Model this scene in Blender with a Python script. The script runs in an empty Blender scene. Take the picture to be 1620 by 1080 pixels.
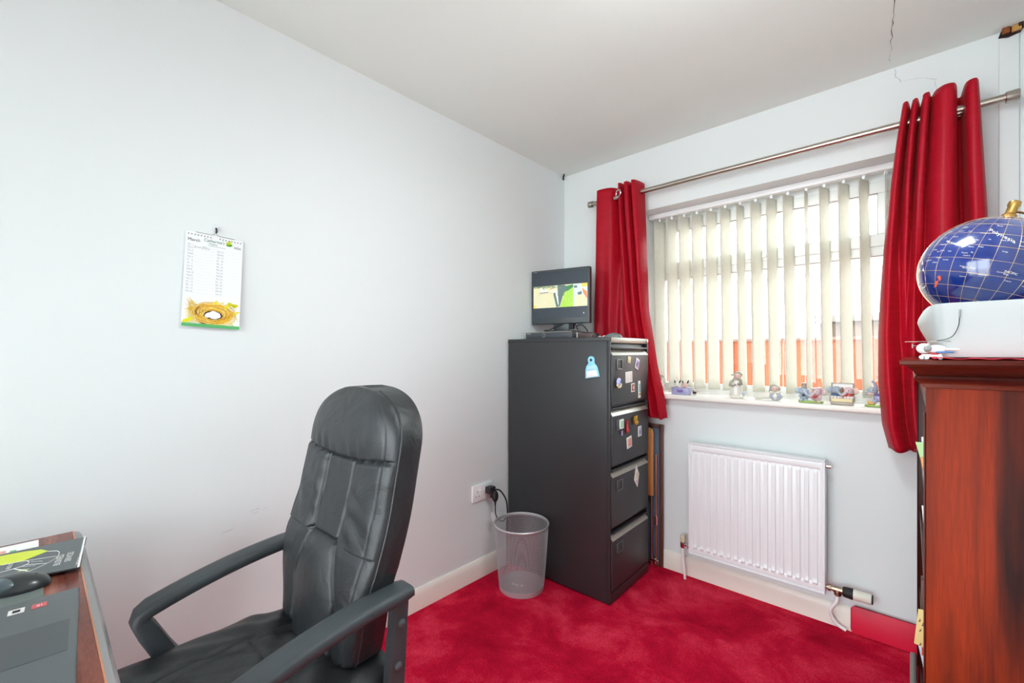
import bpy, bmesh, math, random
from mathutils import Vector, Matrix, Euler
random.seed(7)
sc = bpy.context.scene
COL = sc.collection
# ------------------------------------------------------------------ camera
cd = bpy.data.cameras.new('camera'); cam = bpy.data.objects.new('camera', cd); COL.objects.link(cam)
cam.location = (1.726, -2.416, 1.213)
cam.rotation_euler = (math.radians(90), 0, math.radians(42.4))
cd.sensor_width = 36; cd.lens = 690 / 1620 * 36; cd.shift_y = 18 / 1620; cd.clip_start = 0.02
sc.camera = cam
# ------------------------------------------------------------------ world, light, exposure
w = bpy.data.worlds.new('overcast_sky'); sc.world = w; w.use_nodes = True
bg = w.node_tree.nodes['Background']; bg.inputs[0].default_value = (0.87, 0.96, 0.985, 1); bg.inputs[1].default_value = 8.3
def area(name, loc, rot, sx, sy, power, col=(1, 1, 1), portal=False):
    l = bpy.data.lights.new(name, 'AREA'); l.shape = 'RECTANGLE'; l.size = sx; l.size_y = sy
    l.energy = power; l.color = col
    o = bpy.data.objects.new(name, l); o.location = loc; o.rotation_euler = rot; COL.objects.link(o)
    if portal: l.cycles.is_portal = True
    return o
area('window_portal', (1.13, 0.28, 1.5), (math.radians(-90), 0, 0), 1.16, 1.06, 1, portal=True)
area('added_door_portal', (1.02, -3.66, 1.06), (math.radians(90), 0, 0), 1.9, 2.1, 1, portal=True)  # sky light through the added, unseen patio door
area('added_fill_area', (1.4, -1.4, 2.215), (0, 0, 0), 0.36, 0.36, 8, (0.90, 0.99, 0.99))  # unseen fill light, added to lift the room's brightness
pl_ = bpy.data.lights.new('added_fill_point', 'POINT'); pl_.energy = 7.5; pl_.shadow_soft_size = 0.10; pl_.color = (0.90, 0.99, 0.99)  # second added fill, shining all round onto walls and ceiling
po_ = bpy.data.objects.new('added_fill_point', pl_); po_.location = (1.4, -1.4, 2.2); COL.objects.link(po_)
sc.view_settings.view_transform = 'Standard'; sc.view_settings.look = 'None'
sc.view_settings.gamma = 1; sc.view_settings.use_curve_mapping = False
sc.view_settings.exposure = 0.25
sc.cycles.max_bounces = 12; sc.cycles.diffuse_bounces = 8; sc.cycles.transparent_max_bounces = 24

# ------------------------------------------------------------------ materials
def lin(h):
    h = h.lstrip('#'); r = []
    for i in (0, 2, 4):
        c = int(h[i:i+2], 16) / 255
        r.append(c / 12.92 if c <= 0.04045 else ((c + 0.055) / 1.055) ** 2.4)
    return (*r, 1)
MC = {}
def M(name, hexa, rough=0.5, metal=0.0, spec=0.5, var=0.04, nscale=8.0, bump=0.0, bscale=200.0, coat=0.0, sheen=0.0, emit=0.0, trans=0.0, stretch=None):
    if name in MC: return MC[name]
    m = bpy.data.materials.new(name); m.use_nodes = True; MC[name] = m
    nt = m.node_tree; b = nt.nodes['Principled BSDF']; L = nt.links
    c = lin(hexa)
    tc = nt.nodes.new('ShaderNodeTexCoord'); src = tc.outputs['Object']
    if stretch:
        mp = nt.nodes.new('ShaderNodeMapping'); mp.inputs['Scale'].default_value = stretch
        L.new(src, mp.inputs[0]); src = mp.outputs[0]
    n = nt.nodes.new('ShaderNodeTexNoise'); n.inputs['Scale'].default_value = nscale; n.inputs['Detail'].default_value = 4
    L.new(src, n.inputs['Vector'])
    r = nt.nodes.new('ShaderNodeValToRGB')
    r.color_ramp.elements[0].position = 0.3; r.color_ramp.elements[1].position = 0.7
    r.color_ramp.elements[0].color = tuple(max(0, x * (1 - var)) for x in c[:3]) + (1,)
    r.color_ramp.elements[1].color = tuple(min(1, x * (1 + var)) for x in c[:3]) + (1,)
    L.new(n.outputs['Fac'], r.inputs[0]); L.new(r.outputs[0], b.inputs['Base Color'])
    b.inputs['Roughness'].default_value = rough; b.inputs['Metallic'].default_value = metal
    b.inputs['Specular IOR Level'].default_value = spec
    b.inputs['Coat Weight'].default_value = coat; b.inputs['Coat Roughness'].default_value = 0.12
    b.inputs['Sheen Weight'].default_value = sheen
    if emit:
        L.new(r.outputs[0], b.inputs['Emission Color']); b.inputs['Emission Strength'].default_value = emit
    if bump:
        n2 = nt.nodes.new('ShaderNodeTexNoise'); n2.inputs['Scale'].default_value = bscale; n2.inputs['Detail'].default_value = 3
        L.new(src, n2.inputs['Vector'])
        bp = nt.nodes.new('ShaderNodeBump'); bp.inputs['Strength'].default_value = bump; bp.inputs['Distance'].default_value = 0.002
        L.new(n2.outputs['Fac'], bp.inputs['Height']); L.new(bp.outputs[0], b.inputs['Normal'])
    if trans:
        out = nt.nodes['Material Output']; tl = nt.nodes.new('ShaderNodeBsdfTranslucent'); mx = nt.nodes.new('ShaderNodeMixShader')
        L.new(r.outputs[0], tl.inputs[0]); mx.inputs[0].default_value = trans
        L.new(b.outputs[0], mx.inputs[1]); L.new(tl.outputs[0], mx.inputs[2]); L.new(mx.outputs[0], out.inputs[0])
    return m
wallm = M('wall_paint', '#e2e7e8', 0.75, spec=0.2, var=0.008, nscale=1.5, bump=0.12, bscale=60)
ceilm = M('ceiling_paint', '#e6ece8', 0.85, spec=0.15, var=0.012, nscale=1.2, bump=0.1, bscale=40)
trimw = M('cream_gloss_paint', '#efe9e0', 0.35, var=0.02)
pvc = M('white_pvc', '#f2f4f3', 0.3, var=0.01)
gasket = M('grey_gasket', '#55565a', 0.6)
sillm = M('sill_paint', '#f3efe8', 0.35, var=0.015)
vanem = M('blind_fabric', '#f6f5ee', 0.8, var=0.02, nscale=40, trans=0.62, spec=0.1)
plastic_w = M('white_plastic', '#f0f1f2', 0.35, var=0.01)
radm = M('radiator_enamel', '#eeeff2', 0.35, var=0.01)
chrome = M('chrome', '#d9d6d2', 0.18, 1.0)
steel = M('brushed_steel', '#b9b2a8', 0.28, 1.0, var=0.06, stretch=(4, 200, 200))
brass = M('antique_brass', '#b08a4e', 0.35, 1.0)
blackp = M('black_plastic', '#26282a', 0.4, var=0.05)
darkp = M('dark_grey_plastic', '#4a5054', 0.42, var=0.04, bump=0.15, bscale=500)
rubber = M('black_rubber', '#18191b', 0.6)
cabm = M('black_cabinet_enamel', '#2b2c2f', 0.42, var=0.04, bump=0.08, bscale=700, spec=0.6)
leather = M('black_leather', '#24282b', 0.40, var=0.10, nscale=14, bump=0.35, bscale=420, spec=0.6)
def wrinkle(m):
    nt = m.node_tree; L = nt.links; b = nt.nodes['Principled BSDF']; bp = nt.nodes['Bump']
    tc = nt.nodes.new('ShaderNodeTexCoord'); n = nt.nodes.new('ShaderNodeTexNoise'); n.inputs['Scale'].default_value = 11; n.inputs['Detail'].default_value = 3; n.inputs['Distortion'].default_value = 1.6
    L.new(tc.outputs['Object'], n.inputs['Vector']); b2 = nt.nodes.new('ShaderNodeBump'); b2.inputs['Strength'].default_value = 0.38; b2.inputs['Distance'].default_value = 0.010
    L.new(n.outputs['Fac'], b2.inputs['Height']); L.new(bp.outputs[0], b2.inputs['Normal']); L.new(b2.outputs[0], b.inputs['Normal'])
wrinkle(leather)
armm = M('armrest_plastic', '#393f43', 0.5, var=0.06, bump=0.3, bscale=700)
seam = M('leather_stitching', '#15181a', 0.7)
redpanel = M('red_board', '#d8133d', 0.5, var=0.04)
orangewood = M('orange_wood', '#cf8c52', 0.45, var=0.12, nscale=6, stretch=(12, 12, 1))
blueboard = M('slate_blue_board', '#4b5f74', 0.6, var=0.05)
brownwood = M('dark_brown_wood', '#5b3a33', 0.45, var=0.15, stretch=(10, 10, 1))
paper = M('white_paper', '#eef0f3', 0.7, var=0.01)
ink = M('grey_ink', '#8c9196', 0.8); dink = M('dark_ink', '#2c3136', 0.8)
green_ink = M('green_ink', '#2f7d5c', 0.7); lgreen = M('leaf_green_print', '#62b52c', 0.7); yelp = M('lime_yellow_print', '#c9d310', 0.7)
def Mwood(name, dark, mid, light, rough=0.28, scale=3.0, stretch=(5, 5, 0.5)):
    m = bpy.data.materials.new(name); m.use_nodes = True; nt = m.node_tree; L = nt.links
    b = nt.nodes['Principled BSDF']
    tc = nt.nodes.new('ShaderNodeTexCoord'); mp = nt.nodes.new('ShaderNodeMapping'); mp.inputs['Scale'].default_value = stretch
    L.new(tc.outputs['Object'], mp.inputs[0])
    n = nt.nodes.new('ShaderNodeTexNoise'); n.inputs['Scale'].default_value = scale; n.inputs['Detail'].default_value = 3; n.inputs['Distortion'].default_value = 0.6
    L.new(mp.outputs[0], n.inputs['Vector'])
    r = nt.nodes.new('ShaderNodeValToRGB'); e = r.color_ramp.elements
    e[0].position = 0.33; e[0].color = lin(dark); e[1].position = 0.68; e[1].color = lin(light)
    x = e.new(0.5); x.color = lin(mid)
    L.new(n.outputs['Fac'], r.inputs[0])
    mp2 = nt.nodes.new('ShaderNodeMapping'); mp2.inputs['Scale'].default_value = tuple(s * 30 for s in stretch[:2]) + (stretch[2] * 12,)
    L.new(tc.outputs['Object'], mp2.inputs[0])
    n2 = nt.nodes.new('ShaderNodeTexNoise'); n2.inputs['Scale'].default_value = 3; n2.inputs['Detail'].default_value = 2
    L.new(mp2.outputs[0], n2.inputs['Vector'])
    mx = nt.nodes.new('ShaderNodeMix'); mx.data_type = 'RGBA'; mx.blend_type = 'MULTIPLY'; mx.inputs[0].default_value = 0.55
    L.new(r.outputs[0], mx.inputs[6]); L.new(n2.outputs['Fac'], mx.inputs[7])
    g = nt.nodes.new('ShaderNodeMix'); g.data_type = 'RGBA'; g.blend_type = 'MULTIPLY'; g.inputs[0].default_value = 1; g.inputs[7].default_value = (1.5, 1.5, 1.5, 1)
    L.new(mx.outputs[2], g.inputs[6]); L.new(g.outputs[2], b.inputs['Base Color'])
    b.inputs['Roughness'].default_value = rough; b.inputs['Coat Weight'].default_value = 0.0; b.inputs['Specular IOR Level'].default_value = 0.15
    return m
mahog = Mwood('mahogany_veneer', '#260703', '#511504', '#822606', 0.5)
mahogh = Mwood('mahogany_moulding', '#34100b', '#551c12', '#74301c', 0.2, 3.0, (0.6, 5, 5))
deskm = Mwood('desk_veneer', '#5f2d22', '#80463a', '#9a6252', 0.22, 3.0, (0.6, 5, 5))
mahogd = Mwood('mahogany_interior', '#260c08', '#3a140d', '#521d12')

def silk(name, dark, light):
    m = bpy.data.materials.new(name); m.use_nodes = True; nt = m.node_tree; L = nt.links
    b = nt.nodes['Principled BSDF']; out = nt.nodes['Material Output']
    tc = nt.nodes.new('ShaderNodeTexCoord'); mp = nt.nodes.new('ShaderNodeMapping'); mp.inputs['Scale'].default_value = (6, 6, 260)
    L.new(tc.outputs['Object'], mp.inputs[0])
    n = nt.nodes.new('ShaderNodeTexNoise'); n.inputs['Scale'].default_value = 2; n.inputs['Detail'].default_value = 4
    L.new(mp.outputs[0], n.inputs['Vector'])
    r = nt.nodes.new('ShaderNodeValToRGB'); r.color_ramp.elements[0].position = .3; r.color_ramp.elements[1].position = .75
    r.color_ramp.elements[0].color = lin(dark); r.color_ramp.elements[1].color = lin(light)
    L.new(n.outputs['Fac'], r.inputs[0]); L.new(r.outputs[0], b.inputs['Base Color'])
    b.inputs['Roughness'].default_value = 0.38; b.inputs['Specular IOR Level'].default_value = 0.28; b.inputs['Sheen Weight'].default_value = 0.1; b.inputs['Sheen Roughness'].default_value = 0.4
    b.inputs['Sheen Tint'].default_value = (1, .5, .5, 1)
    bp = nt.nodes.new('ShaderNodeBump'); bp.inputs['Strength'].default_value = 0.25; bp.inputs['Distance'].default_value = 0.001
    L.new(n.outputs['Fac'], bp.inputs['Height']); L.new(bp.outputs[0], b.inputs['Normal'])
    tl = nt.nodes.new('ShaderNodeBsdfTranslucent'); tl.inputs[0].default_value = lin('#e8321e'); mx = nt.nodes.new('ShaderNodeMixShader'); mx.inputs[0].default_value = 0.45
    L.new(b.outputs[0], mx.inputs[1]); L.new(tl.outputs[0], mx.inputs[2]); L.new(mx.outputs[0], out.inputs[0])
    return m
curt = silk('red_faux_silk', '#b80a26', '#dc2440')

def carpet():
    m = bpy.data.materials.new('red_plush_carpet'); m.use_nodes = True; nt = m.node_tree; L = nt.links
    b = nt.nodes['Principled BSDF']; tc = nt.nodes.new('ShaderNodeTexCoord')
    n = nt.nodes.new('ShaderNodeTexNoise'); n.inputs['Scale'].default_value = 3.2; n.inputs['Detail'].default_value = 9; n.inputs['Distortion'].default_value = 0.35; n.inputs['Roughness'].default_value = 0.68
    L.new(tc.outputs['Object'], n.inputs['Vector'])
    r = nt.nodes.new('ShaderNodeValToRGB'); e = r.color_ramp.elements
    e[0].position = .34; e[0].color = lin('#a00326'); e[1].position = .66; e[1].color = lin('#e83a55')
    x = e.new(.5); x.color = lin('#c81236')
    L.new(n.outputs['Fac'], r.inputs[0])
    n2 = nt.nodes.new('ShaderNodeTexNoise'); n2.inputs['Scale'].default_value = 170; n2.inputs['Detail'].default_value = 6; n2.inputs['Roughness'].default_value = 0.7
    L.new(tc.outputs['Object'], n2.inputs['Vector'])
    mr = nt.nodes.new('ShaderNodeMapRange'); mr.inputs[1].default_value = .3; mr.inputs[2].default_value = .7; mr.inputs[3].default_value = .5; mr.inputs[4].default_value = 1.5
    L.new(n2.outputs['Fac'], mr.inputs[0])
    mx = nt.nodes.new('ShaderNodeMix'); mx.data_type = 'RGBA'; mx.blend_type = 'MULTIPLY'; mx.inputs[0].default_value = 1
    L.new(r.outputs[0], mx.inputs[6]); L.new(mr.outputs[0], mx.inputs[7]); L.new(mx.outputs[2], b.inputs['Base Color'])
    b.inputs['Roughness'].default_value = 1; b.inputs['Specular IOR Level'].default_value = 0.05
    b.inputs['Sheen Weight'].default_value = 0.12; b.inputs['Sheen Tint'].default_value = lin('#ff5468')
    bp = nt.nodes.new('ShaderNodeBump'); bp.inputs['Strength'].default_value = 0.7; bp.inputs['Distance'].default_value = 0.006
    L.new(n2.outputs['Fac'], bp.inputs['Height']); L.new(bp.outputs[0], b.inputs['Normal'])
    return m
carpetm = carpet()
def glassmat():
    m = bpy.data.materials.new('clear_glass'); m.use_nodes = True; nt = m.node_tree; L = nt.links
    for nn in list(nt.nodes):
        if nn.type == 'BSDF_PRINCIPLED': nt.nodes.remove(nn)
    out = nt.nodes['Material Output']; t = nt.nodes.new('ShaderNodeBsdfTransparent'); g = nt.nodes.new('ShaderNodeBsdfGlossy'); g.inputs['Roughness'].default_value = 0.02
    f = nt.nodes.new('ShaderNodeFresnel'); f.inputs[0].default_value = 1.45
    mx = nt.nodes.new('ShaderNodeMixShader'); L.new(f.outputs[0], mx.inputs[0]); L.new(t.outputs[0], mx.inputs[1]); L.new(g.outputs[0], mx.inputs[2]); L.new(mx.outputs[0], out.inputs[0])
    return m
glass = glassmat()

# ------------------------------------------------------------------ mesh helpers
class MB:
    def __init__(s): s.bm = bmesh.new()
    def _mi(s, fs, mi):
        for f in fs: f.material_index = mi
    def box(s, x0, x1, y0, y1, z0, z1, mi=0, bev=0.0, mat=None, seg=2):
        b = bmesh.new()
        vs = [b.verts.new((x, y, z)) for x in (x0, x1) for y in (y0, y1) for z in (z0, z1)]
        for q in ((0, 1, 3, 2), (4, 6, 7, 5), (0, 4, 5, 1), (2, 3, 7, 6), (0, 2, 6, 4), (1, 5, 7, 3)):
            b.faces.new([vs[i] for i in q])
        bmesh.ops.recalc_face_normals(b, faces=b.faces)
        if bev > 0: bmesh.ops.bevel(b, geom=list(b.edges), offset=bev, segments=seg, profile=0.5, affect='EDGES')
        return s.merge(b, mi, mat)
    def merge(s, b, mi=0, mat=None):
        if mat is not None: bmesh.ops.transform(b, matrix=mat, verts=b.verts)
        mp = {}
        for v in b.verts: mp[v] = s.bm.verts.new(v.co)
        for f in b.faces:
            try:
                nf = s.bm.faces.new([mp[v] for v in f.verts]); nf.material_index = mi if mi is not None else f.material_index
            except ValueError: pass
        b.free(); return s
    def rings(s, R, mi=0, cap=True, closed=True):
        rs = [[s.bm.verts.new(p) for p in r] for r in R]
        n = len(rs[0])
        for a, b in zip(rs[:-1], rs[1:]):
            for i in range(n if closed else n - 1):
                j = (i + 1) % n
                f = s.bm.faces.new((a[i], a[j], b[j], b[i])); f.material_index = mi
        if cap:
            f = s.bm.faces.new(rs[0][::-1]); f.material_index = mi
            f = s.bm.faces.new(rs[-1]); f.material_index = mi
        return rs
    def tube(s, path, r, seg=10, mi=0, cap=True, squash=None):
        P = [Vector(p) for p in path]; n = len(P)
        rr = r if isinstance(r, (list, tuple)) else [r] * n
        t0 = (P[1] - P[0]).normalized(); up = Vector((0, 0, 1)) if abs(t0.z) < .9 else Vector((1, 0, 0))
        u = t0.cross(up).normalized(); R = []
        for i in range(n):
            t = (P[min(i + 1, n - 1)] - P[max(i - 1, 0)]).normalized()
            u = (u - t * u.dot(t)).normalized(); v = t.cross(u)
            a, b_ = (1, 1) if squash is None else squash
            R.append([P[i] + (u * math.cos(k * 2 * math.pi / seg) * a + v * math.sin(k * 2 * math.pi / seg) * b_) * rr[i] for k in range(seg)])
        s.rings(R, mi, cap); return s
    def lathe(s, prof, c=(0, 0, 0), seg=32, mi=0, axis='Z', cap=True):
        R = []
        for r, h in prof:
            ring = []
            for k in range(seg):
                a = 2 * math.pi * k / seg; p = (r * math.cos(a), r * math.sin(a), h)
                if axis == 'X': p = (h, r * math.cos(a), r * math.sin(a))
                if axis == 'Y': p = (r * math.cos(a), h, r * math.sin(a))
                ring.append((c[0] + p[0], c[1] + p[1], c[2] + p[2]))
            R.append(ring)
        s.rings(R, mi, cap); return s
    def ell(s, c, r, rot=(0, 0, 0), mi=0, seg=16):
        b = bmesh.new(); bmesh.ops.create_uvsphere(b, u_segments=seg, v_segments=max(6, seg // 2 + 2), radius=1)
        m = Matrix.Translation(c) @ Euler(rot).to_matrix().to_4x4() @ Matrix.Diagonal((*(r if isinstance(r, (tuple, list)) else (r, r, r)), 1))
        return s.merge(b, mi, m)
    def prism(s, poly, fn, d0, d1, mi=0, bev=0.0):
        """extrude a 2D polygon; fn(u,v,d)->xyz"""
        b = bmesh.new()
        a = [b.verts.new(fn(u, v, d0)) for u, v in poly]; c = [b.verts.new(fn(u, v, d1)) for u, v in poly]
        b.faces.new(a[::-1]); b.faces.new(c); n = len(poly)
        for i in range(n): b.faces.new((a[i], a[(i + 1) % n], c[(i + 1) % n], c[i]))
        bmesh.ops.recalc_face_normals(b, faces=b.faces)
        if bev: bmesh.ops.bevel(b, geom=list(b.edges), offset=bev, segments=2, profile=.5, affect='EDGES')
        return s.merge(b, mi)
    def grid(s, nu, nv, fn, mi=0, close_u=False):
        V = [[s.bm.verts.new(fn(i / (nu - 1) if not close_u else i / nu, j / (nv - 1))) for j in range(nv)] for i in range(nu)]
        for i in range(nu if close_u else nu - 1):
            for j in range(nv - 1):
                k = (i + 1) % nu
                f = s.bm.faces.new((V[i][j], V[k][j], V[k][j + 1], V[i][j + 1])); f.material_index = mi
        return V
    def build(s, name, mats, parent=None, loc=None, rotz=0, smooth=35, recalc=True):
        if recalc: bmesh.ops.recalc_face_normals(s.bm, faces=s.bm.faces)
        me = bpy.data.meshes.new(name); s.bm.to_mesh(me); s.bm.free()
        for m in (mats if isinstance(mats, (list, tuple)) else [mats]): me.materials.append(m)
        if smooth:
            for p in me.polygons: p.use_smooth = True
            me.set_sharp_from_angle(angle=math.radians(smooth))
        o = bpy.data.objects.new(name, me); COL.objects.link(o)
        if parent: o.parent = parent
        if loc: o.location = loc
        if rotz: o.rotation_euler.z = rotz
        return o
def tag(o, label=None, cat=None, group=None, kind=None):
    if label: o['label'] = label
    if cat: o['category'] = cat
    if group: o['group'] = group
    if kind: o['kind'] = kind
    return o
def thing(name, label, cat, loc=(0, 0, 0), rotz=0, group=None):
    o = bpy.data.objects.new(name, None); COL.objects.link(o); o.location = loc; o.rotation_euler.z = rotz
    o.empty_display_size = 0.05
    return tag(o, label, cat, group)
def struct(o, label=None): return tag(o, label, None, None, 'structure')
def bez(pts, n=8):
    """Catmull-Rom through points"""
    P = [Vector(p) for p in pts]; P = [P[0] * 2 - P[1]] + P + [P[-1] * 2 - P[-2]]; out = []
    for i in range(1, len(P) - 2):
        for k in range(n):
            t = k / n; a, b, c, d = P[i - 1], P[i], P[i + 1], P[i + 2]
            out.append(0.5 * ((2 * b) + (c - a) * t + (2 * a - 5 * b + 4 * c - d) * t * t + (3 * b - a - 3 * c + d) * t ** 3))
    out.append(P[-2]); return out
def text_bm(body, size, align='LEFT', depth=0.0):
    cu = bpy.data.curves.new('t', 'FONT'); cu.body = body; cu.size = size; cu.align_x = align; cu.extrude = depth
    cu.resolution_u = 3
    o = bpy.data.objects.new('t', cu); COL.objects.link(o)
    dg = bpy.context.evaluated_depsgraph_get(); me = o.evaluated_get(dg).to_mesh()
    b = bmesh.new(); b.from_mesh(me); o.evaluated_get(dg).to_mesh_clear()
    bpy.data.objects.remove(o); bpy.data.curves.remove(cu); return b
def put_text(mb, body, size, fn, align='LEFT', mi=0, subdiv=False):
    b = text_bm(body, size, align)
    for v in b.verts: v.co = Vector(fn(v.co.x, v.co.y))
    mb.merge(b, mi)

# ================================================================== THE SETTING
RX = 2.045; YB = -3.6; CH = 2.4
WX0, WX1, WZ0, WZ1 = 0.548, 1.715, 0.957, 2.046
struct(MB().box(-.15, RX + .15, YB - .15, .3, -.1, 0).build('floor', carpetm))
ceil = struct(MB().box(-.15, RX + .15, YB - .15, .3, CH, CH + .1).build('ceiling', ceilm))
wl = struct(MB().box(-.15, 0, YB - .15, .3, 0, CH).build('wall_left', wallm))
struct(MB().box(RX, RX + .15, YB - .15, .3, 0, CH).build('wall_right', wallm))
m = MB(); m.box(0, WX0, 0, .3, 0, CH); m.box(WX1, RX, 0, .3, 0, CH); m.box(WX0, WX1, 0, .3, 0, WZ0); m.box(WX0, WX1, 0, .3, WZ1, CH)
ww = struct(m.build('wall_window_side', wallm, smooth=0))
m = MB(); m.box(0, .07, YB - .15, YB, 0, CH); m.box(1.97, RX, YB - .15, YB, 0, CH); m.box(.07, 1.97, YB - .15, YB, 2.12, CH)
struct(m.build('wall_rear', wallm, smooth=0))
# skirting boards
def skirt_profile(t): return [(0, 0), (t, 0), (t, .075), (t * .55, .095), (t * .3, .1), (0, .1)]
struct(MB().prism(skirt_profile(.016), lambda u, v, d: (u, d, v), YB, -.001).build('baseboard_left', trimw))
struct(MB().prism(skirt_profile(.016), lambda u, v, d: (d, -u, v), .0161, RX - .001).build('baseboard_window', trimw))
struct(MB().prism(skirt_profile(.016), lambda u, v, d: (RX - u, d, v), YB, -.0161).build('baseboard_right', trimw))
struct(MB().box(1.968, 2.018, -.012, -.0005, .101, 2.385, bev=.003).build('trim_1', wallm))
# cracks, hole, scuffs
def crack(pts, wdt, fn, name, parent, matl):
    mb = MB(); P = []
    for a, b in zip(pts[:-1], pts[1:]):
        for k in range(6):
            t = k / 6; P.append((a[0] + (b[0] - a[0]) * t + random.uniform(-.004, .004), a[1] + (b[1] - a[1]) * t))
    P.append(pts[-1]); V = []
    for i, p in enumerate(P):
        q = P[min(i + 1, len(P) - 1)]; o = P[max(i - 1, 0)]; d = Vector((q[0] - o[0], q[1] - o[1])).normalized()
        ww_ = wdt * random.uniform(.15, 1.0) * (.15 if i in (0, len(P) - 1) else 1)
        V.append((mb.bm.verts.new(fn(p[0] - d.y * ww_, p[1] + d.x * ww_)), mb.bm.verts.new(fn(p[0] + d.y * ww_, p[1] - d.x * ww_))))
    for a, b in zip(V[:-1], V[1:]): mb.bm.faces.new((a[0], a[1], b[1], b[0]))
    return mb.build(name, matl, parent, smooth=0)
crackm = M('crack_shadow_gap', '#6a6a68', 0.9); crackd = M('deep_crack', '#3b3a38', 0.9)
crack([(1.690, -.62), (1.686, -.40), (1.676, -.26), (1.668, -.14)], .0016, lambda a, b: (a, b, CH - .0006), 'crack', ceil, crackd)
crack([(1.668, -.14), (1.662, -.06)], .0006, lambda a, b: (a, b, CH - .0006), 'crack', ceil, crackm)
crack([(1.680, 2.398), (1.682, 2.36), (1.70, 2.33)], .0008, lambda a, b: (a, -.0006, b), 'crack', ww, crackm)
crack([(1.70, 2.335), (1.76, 2.325), (1.80, 2.30), (1.80, 2.25), (1.79, 2.22)], .0005, lambda a, b: (a, -.0006, b), 'crack', ww, crackm)
crack([(-1.90, .652), (-1.87, .656)], .0012, lambda a, b: (.0006, a, b), 'scuff_mark', wl, M('scuff', '#a9adad', .9))
crack([(-1.895, .64), (-1.845, .653)], .0008, lambda a, b: (.0006, a, b), 'scuff_mark', wl, M('scuff', '#a9adad', .9))
crack([(-1.99, .60), (-1.95, .607)], .0008, lambda a, b: (.0006, a, b), 'scuff_mark', wl, M('scuff', '#a9adad', .9))
hm = MB(); 
hm.prism([(1.966, 2.374), (1.972, 2.392), (1.985, 2.399), (2.022, 2.399), (2.028, 2.385), (2.02, 2.372), (1.99, 2.366)], lambda u, v, d: (u, d, v), -.0125, -.0215, 0)
hm.box(1.974, 1.994, -.03, -.014, 2.378, 2.3995, 1, .002); hm.box(1.998, 2.022, -.028, -.014, 2.376, 2.398, 2, .002); hm.box(2.014, 2.026, -.032, -.016, 2.388, 2.3995, 0, .001)
hm.build('exposed_hole', [M('dark_hole', '#2b1a12', .9), M('rusty_brown', '#8a4a22', .8, var=.3, nscale=60), M('raw_batten', '#b98a4a', .8, var=.2, nscale=60)], ww)
struct(tag(MB().tube([(.006, -.02, 2.372), (.012, -.03, 2.388), (.03, -.045, 2.3985)], .005, 8).build('trim_3', rubber)))

# window
yf = .19
win = bpy.data.objects.new('window_1', None); COL.objects.link(win); win.location = (0, 0, 0); struct(win)
m = MB(); y0, y1 = yf, .26
for a in ((WX0, WX1, y0, y1, WZ1 - .052, WZ1), (WX0, WX1, y0, y1, .983, 1.032), (WX0, WX0 + .05, y0, y1, 1.032, WZ1 - .052), (WX1 - .05, WX1, y0, y1, 1.032, WZ1 - .052), (WX0 + .05, WX1 - .05, y0, y1, 1.658, 1.705)):
    m.box(*a, bev=.003)
m.build('window_frame', pvc, win)
m = MB()
sx0, sx1, sz0, sz1 = WX0 + .045, WX1 - .045, 1.700, 1.996
for a in ((sx0, sx1, yf - .014, yf + .03, sz1 - .055, sz1), (sx0, sx1, yf - .014, yf + .03, sz0, sz0 + .055), (sx0, sx0 + .055, yf - .014, yf + .03, sz0 + .055, sz1 - .055), (sx1 - .055, sx1, yf - .014, yf + .03, sz0 + .055, sz1 - .055)):
    m.box(*a, bev=.004)
m.build('top_sash', pvc, win)
m = MB()
def gask(x0, x1, z0, z1, y):
    t = .003
    m.box(x0, x1, y, y + .004, z0, z0 + t); m.box(x0, x1, y, y + .004, z1 - t, z1); m.box(x0, x0 + t, y, y + .004, z0, z1); m.box(x1 - t, x1, y, y + .004, z0, z1)
gask(sx0 + .053, sx1 - .053, sz0 + .053, sz1 - .053, yf - .012); gask(WX0 + .048, WX1 - .048, 1.030, 1.660, yf + .002)
m.build('gasket', gasket, win, smooth=0)
MB().box(sx0 + .05, sx1 - .05, yf + .012, yf + .016, sz0 + .05, sz1 - .05).build('pane', glass, win, smooth=0)
MB().box(WX0 + .045, WX1 - .045, yf + .03, yf + .034, 1.03, 1.66).build('pane', glass, win, smooth=0)
m = MB(); m.box(1.07, 1.17, yf - .03, yf - .0145, sz0 + .012, sz0 + .03, bev=.004); m.box(1.10, 1.12, yf - .04, yf - .02, sz0 + .005, sz0 + .035, bev=.004); m.build('handle', pvc, win)
m = MB(); m.prism([(WX0 + .0005, 0), (WX1 - .0005, 0), (WX1 - .0005, .19), (WX0 + .0005, .19)], lambda u, v, d: (u, v, d), .9572, .983)
m.box(WX0 - .04, WX1 + .05, -.045, -.0006, .956, .983, bev=.008, seg=3)
sl = m.build('window_sill', sillm, win)
# unseen patio door added behind the camera to let in more daylight
d = bpy.data.objects.new('added_patio_door', None); COL.objects.link(d); struct(d)
m = MB(); dy0, dy1 = YB - .1, YB - .04
for a in ((.07, 1.97, dy0, dy1, 2.06, 2.12), (.07, 1.97, dy0, dy1, 0.0, .07), (.07, .14, dy0, dy1, .07, 2.06), (1.90, 1.97, dy0, dy1, .07, 2.06), (.985, 1.055, dy0, dy1, .07, 2.06)): m.box(*a, bev=.004)
m.build('added_door_frame', pvc, d)
MB().box(.14, .985, YB - .075, YB - .07, .07, 2.06).build('pane', glass, d, smooth=0); MB().box(1.055, 1.90, YB - .075, YB - .07, .07, 2.06).build('pane', glass, d, smooth=0)

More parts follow.
